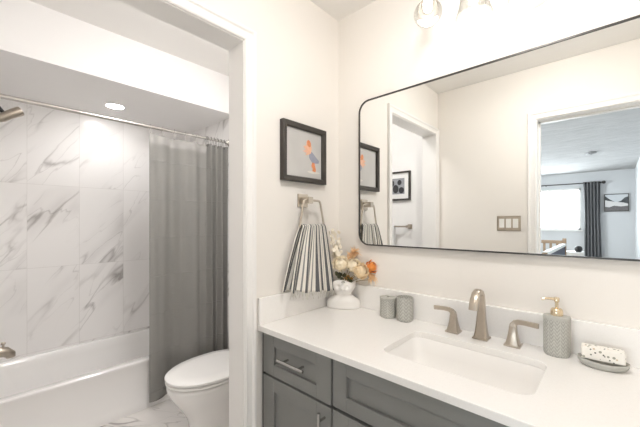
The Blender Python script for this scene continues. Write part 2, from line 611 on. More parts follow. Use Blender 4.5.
b_ = nb(); box(b_, -2.1, RX + 0.1, -1.52, 0.15, -0.08, 0.0)
struct('floor', b_, 'tileF')
b_ = nb(); box(b_, 0.0, RX + 0.1, FY, 0.0, CZ, CZ + 0.08)
struct('ceiling', b_, 'ceil')
b_ = nb(); box(b_, 0.0, RX + 0.1, 0.0, 0.12, 0.0, CZ + 0.08)
struct('wall_back', b_, 'wall')
b_ = nb(); box(b_, RX, RX + 0.1, -1.52, 0.0, 0.0, CZ + 0.08)
struct('wall_right', b_, 'wall')
# partition with the cased opening
b_ = nb()
box(b_, -0.11, 0.0, J1 + 0.012, 0.12, 0, BZ + 0.08)
box(b_, -0.11, 0.0, FY, J0 - 0.012, 0, BZ + 0.08)
box(b_, -0.11, 0.0, J0 - 0.012, J1 + 0.012, JH + 0.012, BZ + 0.08)
struct('wall_left', b_, 'wall')
# front wall with the bedroom doorway
b_ = nb()
box(b_, -0.11, D0 - 0.012, FY - 0.11, FY, 0, BZ + 0.08)
box(b_, D1 + 0.012, RX + 0.1, FY - 0.11, FY, 0, BZ + 0.08)
box(b_, D0 - 0.012, D1 + 0.012, FY - 0.11, FY, DH + 0.012, BZ + 0.08)
struct('wall_front', b_, 'wall')
# bathroom shell
struct('ceiling_bathroom', bx(-2.1, -0.11, FY, 0.15, BZ, BZ + 0.08), 'ceil')
struct('wall_bathroom_front', bx(-2.1, -0.11, FY - 0.11, FY, 0, BZ + 0.08), 'bathwall')
struct('wall_tub_side', bx(TX - 0.13, TX, FY, 0.15, 0, BZ), 'tile')
b_ = nb(); box(b_, TX, -1.164, TY, TY + 0.1, 0, BZ)
struct('wall_tub_end', b_, 'tileE')
struct('wall_toilet', bx(-1.164, -0.11, TY, TY + 0.1, 0, BZ), 'bathwall')
SOFX, SOFZ = -1.164, 2.178
struct('ceiling_soffit', bx(TX, SOFX, FY, TY, SOFZ, BZ), 'bathwall')

CAS = [(0.004, 0.0), (0.004, 0.007), (0.009, 0.0105), (0.014, 0.0105), (0.018, 0.0075), (0.036, 0.0105), (0.043, 0.0165), (0.052, 0.0175), (0.0565, 0.012), (0.0565, 0.0)]


def casing(name, fn, a0, a1, h, back=False):
    """fn(a, z, d) -> world point; profile lofted with mitred corners"""
    rings = []
    for k in range(4):
        r = []
        for w, d in CAS:
            if k == 0: r.append(fn(a0 - w, 0.0, d))
            if k == 1: r.append(fn(a0 - w, h + w, d))
            if k == 2: r.append(fn(a1 + w, h + w, d))
            if k == 3: r.append(fn(a1 + w, 0.0, d))
        rings.append(r)
    b_ = nb(); loft(b_, rings)
    return struct(name, b_, 'trim')


casing('trim_1', lambda a, z, d: (d, a, z), J0, J1, JH)
casing('trim_2', lambda a, z, d: (-0.11 - d, a, z), J0, J1, JH)
casing('trim_3', lambda a, z, d: (a, FY + d, z), D0, D1, DH)
casing('trim_4', lambda a, z, d: (a, FY - 0.11 - d, z), D0, D1, DH)


def jamb(name, f):
    b_ = nb()
    for q in f:
        box(b_, *q)
    return struct(name, b_, 'trim')


jamb('trim_5', [(-0.11, 0.0, J1, J1 + 0.012, 0, JH + 0.012), (-0.11, 0.0, J0 - 0.012, J0, 0, JH + 0.012), (-0.11, 0.0, J0, J1, JH, JH + 0.012)])
jamb('trim_6', [(D0 - 0.012, D0, FY - 0.11, FY, 0, DH + 0.012), (D1, D1 + 0.012, FY - 0.11, FY, 0, DH + 0.012), (D0, D1, FY - 0.11, FY, DH, DH + 0.012),
                (D0, D0 + 0.010, FY - 0.11, FY - 0.07, 0, DH), (D1 - 0.010, D1, FY - 0.11, FY - 0.07, 0, DH), (D0, D1, FY - 0.11, FY - 0.07, DH - 0.010, DH)])

# bedroom shell
BY = -8.0
struct('floor_bedroom', bx(-3.2, 1.67, BY - 0.1, -1.52, -0.08, 0.0), 'carpet')
struct('ceiling_bedroom', bx(-3.2, 1.67, BY - 0.1, -1.52, CZ, CZ + 0.08), 'stipple')
struct('wall_bedroom_right', bx(1.47, 1.57, BY - 0.1, -1.52, 0, CZ), 'greywall')
WX0, WX1, WZ0, WZ1 = -1.45, 0.60, 1.12, 2.07
b_ = nb()
box(b_, -3.2, WX0, BY - 0.1, BY, 0, CZ); box(b_, WX1, 1.47, BY - 0.1, BY, 0, CZ)
box(b_, WX0, WX1, BY - 0.1, BY, 0, WZ0); box(b_, WX0, WX1, BY - 0.1, BY, WZ1, CZ)
struct('wall_bedroom_far', b_, 'greywall')
b_ = nb()
LY0, LY1 = -5.4, -3.0
box(b_, -3.2, -3.1, BY, LY0, 0, CZ); box(b_, -3.2, -3.1, LY1, -1.52, 0, CZ)
box(b_, -3.2, -3.1, LY0, LY1, 0, 1.0); box(b_, -3.2, -3.1, LY0, LY1, 2.2, CZ)
struct('wall_bedroom_left', b_, 'greywall')
struct('wall_bedroom_near', bx(-3.2, -2.1, FY - 0.11, FY, 0, CZ), 'greywall')
b_ = nb()
for q in ((WX0, WX1, WZ0, WZ0 + 0.04), (WX0, WX1, WZ1 - 0.04, WZ1), (WX0, WX0 + 0.04, WZ0, WZ1), (WX1 - 0.04, WX1, WZ0, WZ1), (-0.45, -0.41, WZ0, WZ1)):
    box(b_, q[0], q[1], BY - 0.06, BY - 0.01, q[2], q[3])
box(b_, WX0 - 0.05, WX1 + 0.03, BY, BY + 0.05, WZ0 - 0.03, WZ0)
w1 = struct('window_1', b_, 'trim')
obj('window_pane', bx(WX0 + 0.04, WX1 - 0.04, BY - 0.045, BY - 0.04, WZ0 + 0.04, WZ1 - 0.04), 'pane', w1)
b_ = nb()
for q in ((LY0, LY1, 1.0, 1.04), (LY0, LY1, 2.16, 2.2), (LY0, LY0 + 0.04, 1.0, 2.2), (LY1 - 0.04, LY1, 1.0, 2.2)):
    box(b_, -3.16, -3.11, q[0], q[1], q[2], q[3])
w2 = struct('added_window', b_, 'trim')  # unseen second window, added to let more light into the bedroom
obj('window_pane', bx(-3.14, -3.135, LY0 + 0.04, LY1 - 0.04, 1.04, 2.16), 'pane', w2)

# ------------------------------------------------------------------ vanity cabinet
VX0, VX1 = 0.004, RX - 0.004
YF = -0.530          # door faces
CT = 0.858           # counter top height
TH = 0.024
van = thing('vanity_cabinet', 'grey painted shaker vanity cabinet under the white quartz countertop', 'vanity', (0.76, -0.27, 0))
b_ = nb()
box(b_, VX0, VX1, -0.505, -0.006, 0.10, 0.70)
box(b_, VX0, 0.50, -0.505, -0.006, 0.70, CT - TH - 0.001)
box(b_, 1.02, VX1, -0.505, -0.006, 0.70, CT - TH - 0.001)
box(b_, 0.50, 1.02, -0.505, -0.470, 0.70, CT - TH - 0.001)
box(b_, 0.06, VX1 - 0.06, -0.44, -0.02, 0.0, 0.10)
obj('cabinet_body', b_, 'cab', van)
obj('filler_strip', bx(VX0, 0.0135, -0.524, -0.505, 0.10, CT - TH - 0.001), 'gap_dark', van)  # dark gap beside the wall, drawn as a near-black strip


def shaker(name, x0, x1, z0, z1, rail=0.056, side=0.070):
    b_ = nb()
    y0, y1 = YF, YF + 0.0235
    box(b_, x0, x0 + side, y0, y1, z0, z1); box(b_, x1 - side, x1, y0, y1, z0, z1)
    box(b_, x0 + side, x1 - side, y0, y1, z0, z0 + rail); box(b_, x0 + side, x1 - side, y0, y1, z1 - rail, z1)
    box(b_, x0 + side, x1 - side, y0 + 0.011, y1, z0 + rail, z1 - rail)
    return obj(name, b_, 'cab', van, bevel=0.0012, seg=1)


def pull(parent, p0, p1):
    """bar pull on two posts"""
    b_ = nb()
    P0, P1 = Vector(p0), Vector(p1)
    d = (P1 - P0).normalized()
    cyl(b_, P0, P1, 0.0058, n=12)
    for t in (0.2, 0.8):
        q = P0.lerp(P1, t)
        cyl(b_, q, (q.x, YF, q.z), 0.0045, n=10)
    return obj('handle', b_, 'steel', parent, smooth=True, label='brushed steel bar handle')


ZT, ZM, ZL = CT - TH - 0.006, 0.657, 0.648
d1 = shaker('drawer_front', 0.0165, 0.400, ZM, ZT, rail=0.048)
pull(d1, (0.148, YF - 0.032, 0.752), (0.292, YF - 0.032, 0.752))
d2 = shaker('door', 0.0165, 0.400, 0.112, ZL)
pull(d2, (0.372, YF - 0.032, 0.634), (0.372, YF - 0.032, 0.49))
shaker('false_front', 0.409, 1.103, ZM + 0.004, ZT, rail=0.048, side=0.06)
d3 = shaker('door', 0.409, 0.752, 0.112, ZL)
pull(d3, (0.725, YF - 0.032, 0.634), (0.725, YF - 0.032, 0.49))
d4 = shaker('door', 0.760, 1.103, 0.112, ZL)
pull(d4, (0.787, YF - 0.032, 0.634), (0.787, YF - 0.032, 0.49))
d5 = shaker('drawer_front', 1.112, VX1 - 0.012, ZM, ZT, rail=0.048)
pull(d5, (1.24, YF - 0.032, 0.752), (1.384, YF - 0.032, 0.752))
d6 = shaker('door', 1.112, VX1 - 0.012, 0.112, ZL)
pull(d6, (1.14, YF - 0.032, 0.634), (1.14, YF - 0.032, 0.49))

# countertop with sink cutout
top = thing('countertop', 'white speckled quartz countertop with backsplash on the grey vanity', 'countertop', (0.76, -0.275, CT - TH))
SX0, SX1, SY0, SY1 = 0.533, 0.976, -0.428, -0.150
hole = rrect(SX0, SX1, SY0, SY1, 0.045, 7)
b_ = nb()
outer = [(0.002, -0.55), (RX - 0.002, -0.55), (RX - 0.002, -0.002), (0.002, -0.002)]
for z in (CT, CT - TH):
    vo_ = [b_.verts.new((x, y, z)) for x, y in outer]
    vi_ = [b_.verts.new((x, y, z)) for x, y, _ in hole]
    es = [b_.edges.new((vo_[i], vo_[(i + 1) % 4])) for i in range(4)] + [b_.edges.new((vi_[i], vi_[(i + 1) % len(vi_)])) for i in range(len(vi_))]
    bmesh.ops.triangle_fill(b_, use_beauty=True, use_dissolve=False, edges=es)
    if z == CT:
        vt, vit = vo_, vi_
for A_, B_ in ((vt, vo_), (vit, vi_)):
    n = len(A_)
    for i in range(n):
        b_.faces.new((A_[i], A_[(i + 1) % n], B_[(i + 1) % n], B_[i]))
obj('counter_slab', b_, 'quartz', top, bevel=0.002, seg=2)
obj('backsplash', bx(0.0165, RX - 0.002, -0.0165, -0.0015, CT, CT + 0.116), 'quartz', top, bevel=0.0025)
obj('side_splash', bx(0.0015, 0.0165, -0.55, -0.0015, CT, CT + 0.116), 'quartz', top, bevel=0.0025)

# sink basin
sk = thing('sink', 'white undermount rectangular sink basin set in the quartz countertop', 'sink', (0.755, -0.29, CT - TH - 0.15))
def rr(i, z, r):
    return rrect(SX0 + i, SX1 - i, SY0 + i, SY1 - i, r, 7, z)
zb = CT - TH - 0.001
b_ = nb()
loft(b_, [rr(-0.02, zb, 0.06), rr(-0.004, zb, 0.049), rr(0.000, zb - 0.006, 0.046), rr(0.006, zb - 0.05, 0.044), rr(0.014, zb - 0.095, 0.05), rr(0.032, zb - 0.118, 0.06), rr(0.07, zb - 0.127, 0.05), rr(0.13, zb - 0.131, 0.005),
          ], cap0=False)
obj('basin', b_, 'sink', sk, smooth=True, solid=0.004)
b_ = nb(); lathe(b_, [(0.001, -0.006), (0.022, -0.006), (0.022, 0.003), (0.017, 0.004), (0.012, 0.001), (0.001, 0.001)], 20, (0.755, -0.285, zb - 0.129))
obj('drain', b_, 'nickel', sk, smooth=True, label='brushed nickel drain')

# faucet: spout and two lever handles
fa = thing('faucet', 'brushed nickel widespread faucet with arched spout and two levers behind the sink', 'faucet', (0.757, -0.068, CT))
fx, fy = 0.757, -0.066
b_ = nb()
box(b_, fx - 0.027, fx + 0.027, fy - 0.027, fy + 0.027, CT, CT + 0.006)
obj('spout_base', b_, 'nickel', fa, bevel=0.002)
path = [(0, 0.006), (0, 0.03), (0.0, 0.07), (0.001, 0.11), (0.0, 0.138), (-0.006, 0.160), (-0.020, 0.177), (-0.042, 0.184), (-0.064, 0.177), (-0.080, 0.160), (-0.090, 0.138), (-0.094, 0.124)]
wid = [0.046, 0.038, 0.030, 0.026, 0.025, 0.025, 0.025, 0.026, 0.027, 0.028, 0.029, 0.029]
dep = [0.044, 0.036, 0.028, 0.023, 0.021, 0.020, 0.019, 0.019, 0.020, 0.022, 0.024, 0.024]
b_ = nb()
rings = []
for i, (dy, dz) in enumerate(path):
    a = path[max(0, i - 1)]; c = path[min(len(path) - 1, i + 1)]
    t = Vector((0, c[0] - a[0], c[1] - a[1])).normalized()
    n_ = Vector((1, 0, 0)).cross(t)
    w, d = wid[i] / 2, dep[i] / 2
    ch = 0.28
    o_ = Vector((fx, fy + dy, CT + dz))
    sec = [(-w, -d * (1 - ch)), (-w * (1 - ch), -d), (w * (1 - ch), -d), (w, -d * (1 - ch)), (w, d * (1 - ch)), (w * (1 - ch), d), (-w * (1 - ch), d), (-w, d * (1 - ch))]
    rings.append([o_ + Vector((p, 0, 0)) + n_ * q for p, q in sec])
loft(b_, rings)
obj('spout', b_, 'nickel', fa, smooth=True)
for hx, hy, sgn in ((0.652, -0.064, -1), (0.862, -0.066, 1)):
    b_ = nb()
    box(b_, hx - 0.025, hx + 0.025, hy - 0.025, hy + 0.025, CT, CT + 0.006)
    rings = [rrect(hx - w, hx + w, hy - w, hy + w, w * 0.25, 3, CT + z) for z, w in ((0.006, 0.022), (0.02, 0.0185), (0.045, 0.0135), (0.062, 0.0115), (0.068, 0.0115))]
    loft(b_, rings)
    h = obj('faucet_handle', b_, 'nickel', fa, smooth=True)
    b_ = nb()
    sweep(b_, [(hx + sgn * p, hy - q, CT + z) for p, q, z in ((0.0, 0, 0.066), (0.001, 0, 0.075), (0.006, 0.001, 0.082), (0.016, 0.002, 0.087), (0.035, 0.003, 0.088), (0.055, 0.004, 0.087), (0.078, 0.005, 0.086))],
          [rect(0.022, 0.020), rect(0.021, 0.018), rect(0.019, 0.014), rect(0.017, 0.011), rect(0.016, 0.010), rect(0.0165, 0.010), rect(0.017, 0.0105)], up=(0, -1, 0))
    obj('lever', b_, 'nickel', h, bevel=0.002)

# ------------------------------------------------------------------ mirror
mx0, mx1, mz0, mz1 = 0.154, 1.356, 1.1815, 1.9215
mr = thing('mirror', 'large wall mirror with rounded corners and thin black metal frame', 'mirror', (0.755, -0.001, mz0))


def rr_xz(i, r, y, n=8):
    return [(x, y, z) for x, z, _ in rrect(mx0 + i, mx1 - i, mz0 + i, mz1 - i, r, n)]


b_ = nb()
loft(b_, [rr_xz(0, 0.06, -0.001), rr_xz(0, 0.06, -0.0225), rr_xz(0.006, 0.054, -0.0225), rr_xz(0.006, 0.054, -0.001)], loop=True)
obj('mirror_frame', b_, 'blackmetal', mr)
b_ = nb()
prism(b_, rr_xz(0.0058, 0.0542, -0.0188), (0, 0.012, 0))
obj('mirror_glass', b_, 'mirror', mr)

# ------------------------------------------------------------------ vanity light
vl = thing('vanity_light', 'three light brushed nickel vanity fixture with clear glass shades above mirror', 'light fixture', (0.745, -0.02, 2.37))
obj('back_plate', bx(0.52, 0.97, -0.028, -0.001, 2.335, 2.405), 'nickel', vl, bevel=0.004)


def lamp_head(px, base, aim, size=1.0):
    """socket, bulb and bell shade; local axis -Z is where the shade opens"""
    base = Vector(base)
    tilt = Vector((0, 0, -1)).rotation_difference(Vector(aim)).to_matrix()
    up_ = base - Vector(aim).normalized() * 0.03
    b_ = nb()
    sweep(b_, [(px, -0.028, 2.37), (px, -0.06, 2.368), (px * 0.5 + base.x * 0.5, base.y * 0.9, 2.34), (base.x * 0.9 + px * 0.1, base.y * 0.98, 2.29), up_, base], circ(0.007, 10))
    obj('arm', b_, 'nickel', vl, smooth=True)
    R = Matrix.Translation(base) @ tilt.to_4x4() @ Matrix.Scale(size, 4)

    def put(bm):
        bmesh.ops.transform(bm, matrix=R, verts=bm.verts)
        return bm
    b_ = nb(); lathe(b_, [(0.001, 0.012), (0.020, 0.012), (0.024, 0.0), (0.024, -0.045), (0.028, -0.047), (0.028, -0.055), (0.001, -0.055)], 20)
    obj('socket', put(b_), 'nickel', vl, smooth=True)
    b_ = nb(); sphere(b_, (0, 0, -0.092), 0.021, 16, 12, (1, 1, 1.3))
    obj('bulb', put(b_), 'bulb', vl, smooth=True, label='lit bulb')
    b_ = nb()
    prof = [(0.027, -0.05), (0.034, -0.058), (0.042, -0.075), (0.047, -0.10), (0.052, -0.13), (0.060, -0.155), (0.0645, -0.168), (0.0635, -0.170), (0.058, -0.156), (0.0505, -0.13), (0.0455, -0.10), (0.0405, -0.076), (0.033, -0.060), (0.027, -0.052)]
    rings = [[(r * math.cos(2 * PI * i / 28), r * math.sin(2 * PI * i / 28), z) for i in range(28)] for r, z in prof]
    loft(b_, rings, loop=True)
    obj('shade', put(b_), 'glass', vl, smooth=True, label='clear glass bell shade')


lamp_head(0.572, (0.557, -0.093, 2.222), (0.25, -0.55, -0.75), 0.82)
lamp_head(0.745, (0.745, -0.115, 2.235), (0, 0, -1))
lamp_head(0.918, (0.918, -0.115, 2.215), (0, 0, -1))

# ------------------------------------------------------------------ things on the partition wall
fr = thing('framed_picture', 'dark pewter framed print of an orange and grey bird above the towel ring', 'picture', (0.0, -0.277, 1.50))
py0, py1, pz0, pz1 = -0.424, -0.130, 1.493, 1.773
def ryz(i, x):
    return [(x, py0 + i, pz0 + i), (x, py1 - i, pz0 + i), (x, py1 - i, pz1 - i), (x, py0 + i, pz1 - i)]
b_ = nb()
loft(b_, [ryz(0, 0.001), ryz(0, 0.026), ryz(0.004, 0.0285), ryz(0.022, 0.0255), ryz(0.026, 0.020), ryz(0.026, 0.001)], loop=True)
obj('picture_frame', b_, 'bronze', fr)
M['printbg'] = simple('warm grey print ground', (0.56, 0.545, 0.525), 0.55, var=0.18, scale=7)
pr = obj('print', bx(0.002, 0.012, py0 + 0.024, py1 - 0.024, pz0 + 0.024, pz1 - 0.024), 'printbg', fr)
M['print_orange'] = simple('print orange', (0.72, 0.26, 0.11), 0.6, var=0.25, scale=60)
M['print_peach'] = simple('print peach', (0.80, 0.47, 0.32), 0.6, var=0.2, scale=60)
M['print_blue'] = simple('print blue grey', (0.30, 0.31, 0.38), 0.6, var=0.2, scale=60)
M['print_white'] = simple('print pale ground', (0.70, 0.67, 0.62), 0.6, var=0.08, scale=40)


def blob(name, mat, parent, pts, x, d=0.0006):
    b_ = nb(); prism(b_, [(x, y, z) for y, z in pts], (d, 0, 0))
    return obj(name, b_, mat, parent)


def ell(cy, cz, ry, rz, rot=0, n=14):
    c, s = math.cos(rot), math.sin(rot)
    return [(cy + c * ry * math.cos(2 * PI * i / n) - s * rz * math.sin(2 * PI * i / n), cz + s * ry * math.cos(2 * PI * i / n) + c * rz * math.sin(2 * PI * i / n)) for i in range(n)]


blob('painted_ground', 'print_white', pr, ell(-0.212, 1.550, 0.045, 0.007), 0.0120)
blob('painted_leg', 'print_orange', pr, [(-0.222, 1.556), (-0.198, 1.552), (-0.196, 1.566), (-0.205, 1.592), (-0.200, 1.612), (-0.222, 1.604), (-0.228, 1.580), (-0.218, 1.568)], 0.0122)
blob('painted_body', 'print_blue', pr, [(-0.245, 1.645), (-0.225, 1.652), (-0.195, 1.628), (-0.172, 1.612), (-0.176, 1.600), (-0.200, 1.596), (-0.226, 1.600), (-0.244, 1.620)], 0.0124)
blob('painted_chest', 'print_peach', pr, [(-0.262, 1.700), (-0.238, 1.698), (-0.226, 1.670), (-0.232, 1.644), (-0.248, 1.634), (-0.272, 1.628), (-0.262, 1.640), (-0.290, 1.648), (-0.268, 1.656), (-0.286, 1.672), (-0.266, 1.676)], 0.0126)
blob('painted_head', 'print_orange', pr, ell(-0.246, 1.690, 0.013, 0.018, 0.4), 0.0128)

tr = thing('towel_ring', 'brushed nickel towel ring with square wall plate under the framed picture', 'towel ring', (0.0, -0.281, 1.405))
obj('wall_plate', bx(0.0, 0.009, -0.314, -0.249, 1.373, 1.437), 'nickel', tr, bevel=0.002)
obj('post', bx(0.009, 0.062, -0.298, -0.266, 1.389, 1.421), 'nickel', tr, bevel=0.002)
b_ = nb()
pts = []
cor = [(-0.318, 1.405), (-0.206, 1.405), (-0.176, 1.275), (-0.346, 1.275)]
for i in range(4):
    P, A_, B_ = Vector(cor[i]), Vector(cor[i - 1]), Vector(cor[(i + 1) % 4])
    r = 0.016
    p0, p1 = P + (A_ - P).normalized() * r, P + (B_ - P).normalized() * r
    for k in range(6):
        t = k / 5
        q = p0 * (1 - t) ** 2 + P * 2 * t * (1 - t) + p1 * t ** 2
        pts.append((0.050 + 0.10 * (1.405 - q.y) * 0.1, q.x, q.y))
sweep(b_, pts, circ(0.0052, 10), up=(1, 0, 0), loop=True)
obj('ring', b_, 'nickel', tr, smooth=True)

# striped towel draped through the ring
tw = thing('hand_towel', 'charcoal and cream striped hand towel with fringed hem hanging from towel ring', 'towel', (0.052, -0.26, 1.285))


def towel_pt(s, t, front=True):
    k = min(1.0, max(0.0, t))
    sp_ = k ** 0.8
    y0 = -0.338 * (1 - sp_) + (-0.437 if front else -0.455) * sp_
    y1 = -0.182 * (1 - sp_) + (-0.128 if front else -0.20) * sp_
    w = 0.42 * math.sin(s * PI * 2) / (2 * PI) * 0.3
    sn = s + k * (0.035 * math.sin(2 * PI * 1.4 * s + 0.9) + 0.022 * math.sin(2 * PI * 3.1 * s + 2.2)) * math.sin(PI * s) + w * (1 - k)
    y = y0 + (y1 - y0) * min(1, max(0, sn))
    amp = 0.006 + 0.025 * k ** 1.3
    fold = math.sin(s * 2 * PI * 3.2 + 0.6 + 0.7 * math.sin(k * 2.2)) * (0.6 + 0.5 * math.sin(5 * s + 1)) + 0.22 * math.sin(s * 2 * PI * 7.7 + 2.0 + k)
    x = (0.064 if front else 0.040) + amp * 0.55 * fold + (0.010 * k if front else -0.004 * k)
    ln = (0.292 + 0.040 * s + 0.004 * math.sin(s * 25)) if front else 0.292
    z = 1.281 - ln * k
    return (max(0.0205 if front else 0.0195, x), y, z)


def towel_full(s, v):
    # v 0..1: back hem -> over the bar -> front hem
    if v < 0.42:
        return towel_pt(s, 1 - v / 0.42, False)
    if v > 0.50:
        return towel_pt(s, (v - 0.50) / 0.50, True)
    a = (v - 0.42) / 0.08
    p0, p1 = Vector(towel_pt(s, 0, False)), Vector(towel_pt(s, 0, True))
    q = p0.lerp(p1, a)
    return (q.x, q.y, q.z + 0.008 * math.sin(PI * a))


b_ = nb(); grid(b_, towel_full, 72, 60, uv=True)
cl = obj('towel_cloth', b_, 'towel', tw, smooth=True, solid=0.0026, fixn=False)
b_ = nb()
for i in range(46):
    s = (i + 0.5) / 46
    p = Vector(towel_pt(s, 1.0, True))
    q = p + Vector((random.uniform(-0.002, 0.006), random.uniform(-0.012, 0.010), -random.uniform(0.014, 0.034)))
    mid = p.lerp(q, 0.5) + Vector((0.002, random.uniform(-0.003, 0.003), 0))
    sweep(b_, [p + Vector((0, 0, 0.002)), mid, q], circ(0.0017, 5))
obj('fringe', b_, 'fringe', tw, smooth=True)

# ------------------------------------------------------------------ bust vase and dried flowers
VC = Vector((0.101, -0.082, CT))
va = thing('bust_vase', 'white ceramic bust shaped vase with a face holding dried flowers', 'vase', VC, math.radians(34))
prof = [(0.000, 0.085, 0.042, 0), (0.003, 0.087, 0.044, 0), (0.028, 0.086, 0.044, 0), (0.040, 0.082, 0.043, 0), (0.049, 0.074, 0.041, 0), (0.056, 0.063, 0.038, 0), (0.062, 0.052, 0.036, -0.001), (0.068, 0.044, 0.034, -0.002), (0.075, 0.040, 0.035, -0.004),
        (0.082, 0.042, 0.041, -0.007), (0.089, 0.047, 0.046, -0.008), (0.097, 0.053, 0.050, -0.007), (0.106, 0.058, 0.053, -0.006), (0.114, 0.061, 0.055, -0.005), (0.122, 0.062, 0.056, -0.004), (0.130, 0.063, 0.056, -0.003), (0.138, 0.063, 0.055, -0.002), (0.146, 0.062, 0.054, 0)]
nA = 56
def g(x, s):
    return math.exp(-(x / s) ** 2)
rings = []
for z, rx, ry, oy in prof:
    r_ = []
    for i in range(nA):
        a = 2 * PI * i / nA
        fa_ = math.atan2(math.sin(a + PI / 2), math.cos(a + PI / 2))   # 0 at the front (-Y)
        d = 0.0
        if z > 0.08:
            d += 0.020 * g(fa_, 0.13) * (g(z - 0.106, 0.008) + 0.6 * g(z - 0.115, 0.009))      # nose
            d += 0.007 * g(fa_, 0.22) * g(z - 0.0935, 0.003) + 0.004 * g(fa_, 0.2) * g(z - 0.086, 0.003)  # lips, chin
            d -= 0.015 * (g(fa_ - 0.42, 0.17) + g(fa_ + 0.42, 0.17)) * g(z - 0.118, 0.0065)      # eye sockets
            d += 0.0025 * g(fa_, 0.6) * g(z - 0.127, 0.004)                                     # brow
            d += 0.004 * (g(abs(fa_) - 1.6, 0.14)) * g(z - 0.110, 0.010)                        # ears
        zz = z
        if z > 0.135:
            zz += (0.008 * math.cos(3 * fa_ + 0.5)) * (z - 0.135) / 0.011
        r_.append((math.cos(a) * (rx + d), oy + math.sin(a) * (ry + d), zz))
    rings.append(r_)
last = rings[-1]
for sc, dz in ((0.93, -0.001), (0.88, -0.012), (0.84, -0.04), (0.4, -0.05), (0.02, -0.05)):
    rings.append([(x * sc, y * sc, 0.146 + (z - 0.146) * (1 if sc > 0.9 else 0.3) + dz) for x, y, z in last])
b_ = nb(); loft(b_, rings)
obj('bust', b_, 'vase', va, smooth=True, world=False, sub=1)

FG = 'dried flowers in the bust vase'
MOUTH = VC + Vector((0.0, 0.0, 0.125))
CAMD = (CAM - VC); CAMD.z = 0; CAMD.normalize()


def spot(u, v, back):
    """a place in the bouquet: ray through the photograph's pixel at a plane BACK metres behind/before the vase axis"""
    fw = Vector((-math.cos(math.radians(47.37)), math.sin(math.radians(47.37)), 0))
    rt = Vector((math.sin(math.radians(47.37)), math.cos(math.radians(47.37)), 0))
    d = fw + rt * ((u - 320) / 317.7) + Vector((0, 0, (222 - v) / 317.7))
    k = ((VC - CAM).dot(fw) + back)
    return CAM + d * k


def petal(bm, o, out, upv, ln, wd, cup, curl):
    out = out.normalized(); side = out.cross(upv).normalized(); nrm = side.cross(out).normalized()
    def f(s, t):
        w = wd * math.sin(PI * min(1, 0.12 + 0.80 * t)) ** 0.7 * (s - 0.5)
        rf = 0.10 * wd * math.sin(s * 11 + t * 3) * t
        return o + out * (ln * t * math.cos(curl * t * 0.5)) + side * w + nrm * (cup * (4 * (s - 0.5) ** 2) * wd * 0.4 + ln * math.sin(curl * t) * 0.5 + rf)
    grid(bm, f, 4, 4)


def stem(parent, a, c, r=0.0018, mat='stem'):
    b_ = nb()
    mid = Vector(a).lerp(Vector(c), 0.5) + Vector((0, 0, 0.008))
    sweep(b_, [a, mid, c], circ(r, 6))
    return obj('stem', b_, mat, parent, smooth=True)


def peony(label, c, r, mat, seedv, name='peony', cat='flower', dirv=None):
    rnd = random.Random(seedv)
    t = thing(name, label, cat, MOUTH - Vector((0, 0, 0.01)), 0, FG)
    b_ = nb()
    ax = ((c - MOUTH).normalized() * 0.6 + CAMD * 0.7).normalized()
    e1 = ax.cross(Vector((0, 0, 1))).normalized(); e2 = e1.cross(ax)
    n = 30
    for i in range(n):
        f = i / (n - 1)
        th0 = math.radians(6 + 100 * f ** 0.8)
        ph0 = i * 2.39996
        R0 = r * (0.58 + 0.38 * f) * rnd.uniform(0.90, 1.10)
        hw, hl = 0.85 - 0.25 * f, 0.62
        ph1, ph2 = rnd.uniform(0, 6), rnd.uniform(0, 6)

        def f_(s_, t_):
            # spherical scale: t_ runs from the hidden base up to the free edge near the flower's axis
            a = th0 + hl * (0.75 - 1.25 * t_)
            w = hw * math.sin(PI * (0.16 + 0.62 * t_)) ** 0.8
            p_ = ph0 + (s_ - 0.5) * 2 * w / max(0.35, math.sin(max(0.15, th0)))
            rr_ = R0 * (1 + 0.17 * t_ ** 3 - 0.10 * (s_ - 0.5) ** 2 * 4 * (1 - t_) + 0.06 * math.sin(9 * s_ + ph1) * t_ + 0.02 * math.sin(17 * s_ + ph2) * t_ * t_)
            a = a + 0.05 * math.sin(11 * s_ + ph2) * t_
            return c + (ax * math.cos(a) + (e1 * math.cos(p_) + e2 * math.sin(p_)) * math.sin(a)) * rr_
        grid(b_, f_, 8, 5)
    sphere(b_, c, r * 0.56, 12, 8)
    obj('petals', b_, mat, t, smooth=True, solid=0.0006, fixn=False)
    stem(t, MOUTH - Vector((0, 0, 0.01)), c - ax * r * 0.5)
    return t


peony('cream peony at the left front of the vase bouquet, nearest the towel', spot(340.6, 263.7, -0.02), 0.041, 'cream_pale', 1)
peony('pale cream peony in the middle of the vase bouquet', spot(353.5, 266, -0.02), 0.038, 'cream_pale', 2)
peony('peach tinted cream peony at lower right of the vase bouquet', spot(361, 271.5, -0.05), 0.038, 'cream_petal', 3)
peony('orange ruffled flower at far right of the vase bouquet', spot(372, 267, -0.03), 0.031, 'orange_petal', 5, name='orange_flower')


def plume(label, a, c, mat, spread, n, ln, seedv, name):
    rnd = random.Random(seedv)
    t = thing(name, label, 'dried grass', MOUTH - Vector((0, 0, 0.01)), 0, FG)
    stem(t, MOUTH - Vector((0, 0, 0.01)), c)
    b_ = nb()
    ax = (c - a).normalized()
    for i in range(n):
        f = rnd.random()
        p = a.lerp(c, f)
        d = (ax + Vector((rnd.gauss(0, 1), rnd.gauss(0, 1), rnd.gauss(0, 1))) * spread).normalized()
        L_ = ln * rnd.uniform(0.5, 1.0)
        sweep(b_, [p, p + d * L_ * 0.5, p + d * L_ + Vector((0, 0, -0.15 * L_))], [circ(0.0013, 4), circ(0.0018, 4), circ(0.0005, 4)])
    obj('plume', b_, mat, t, smooth=True)
    return t


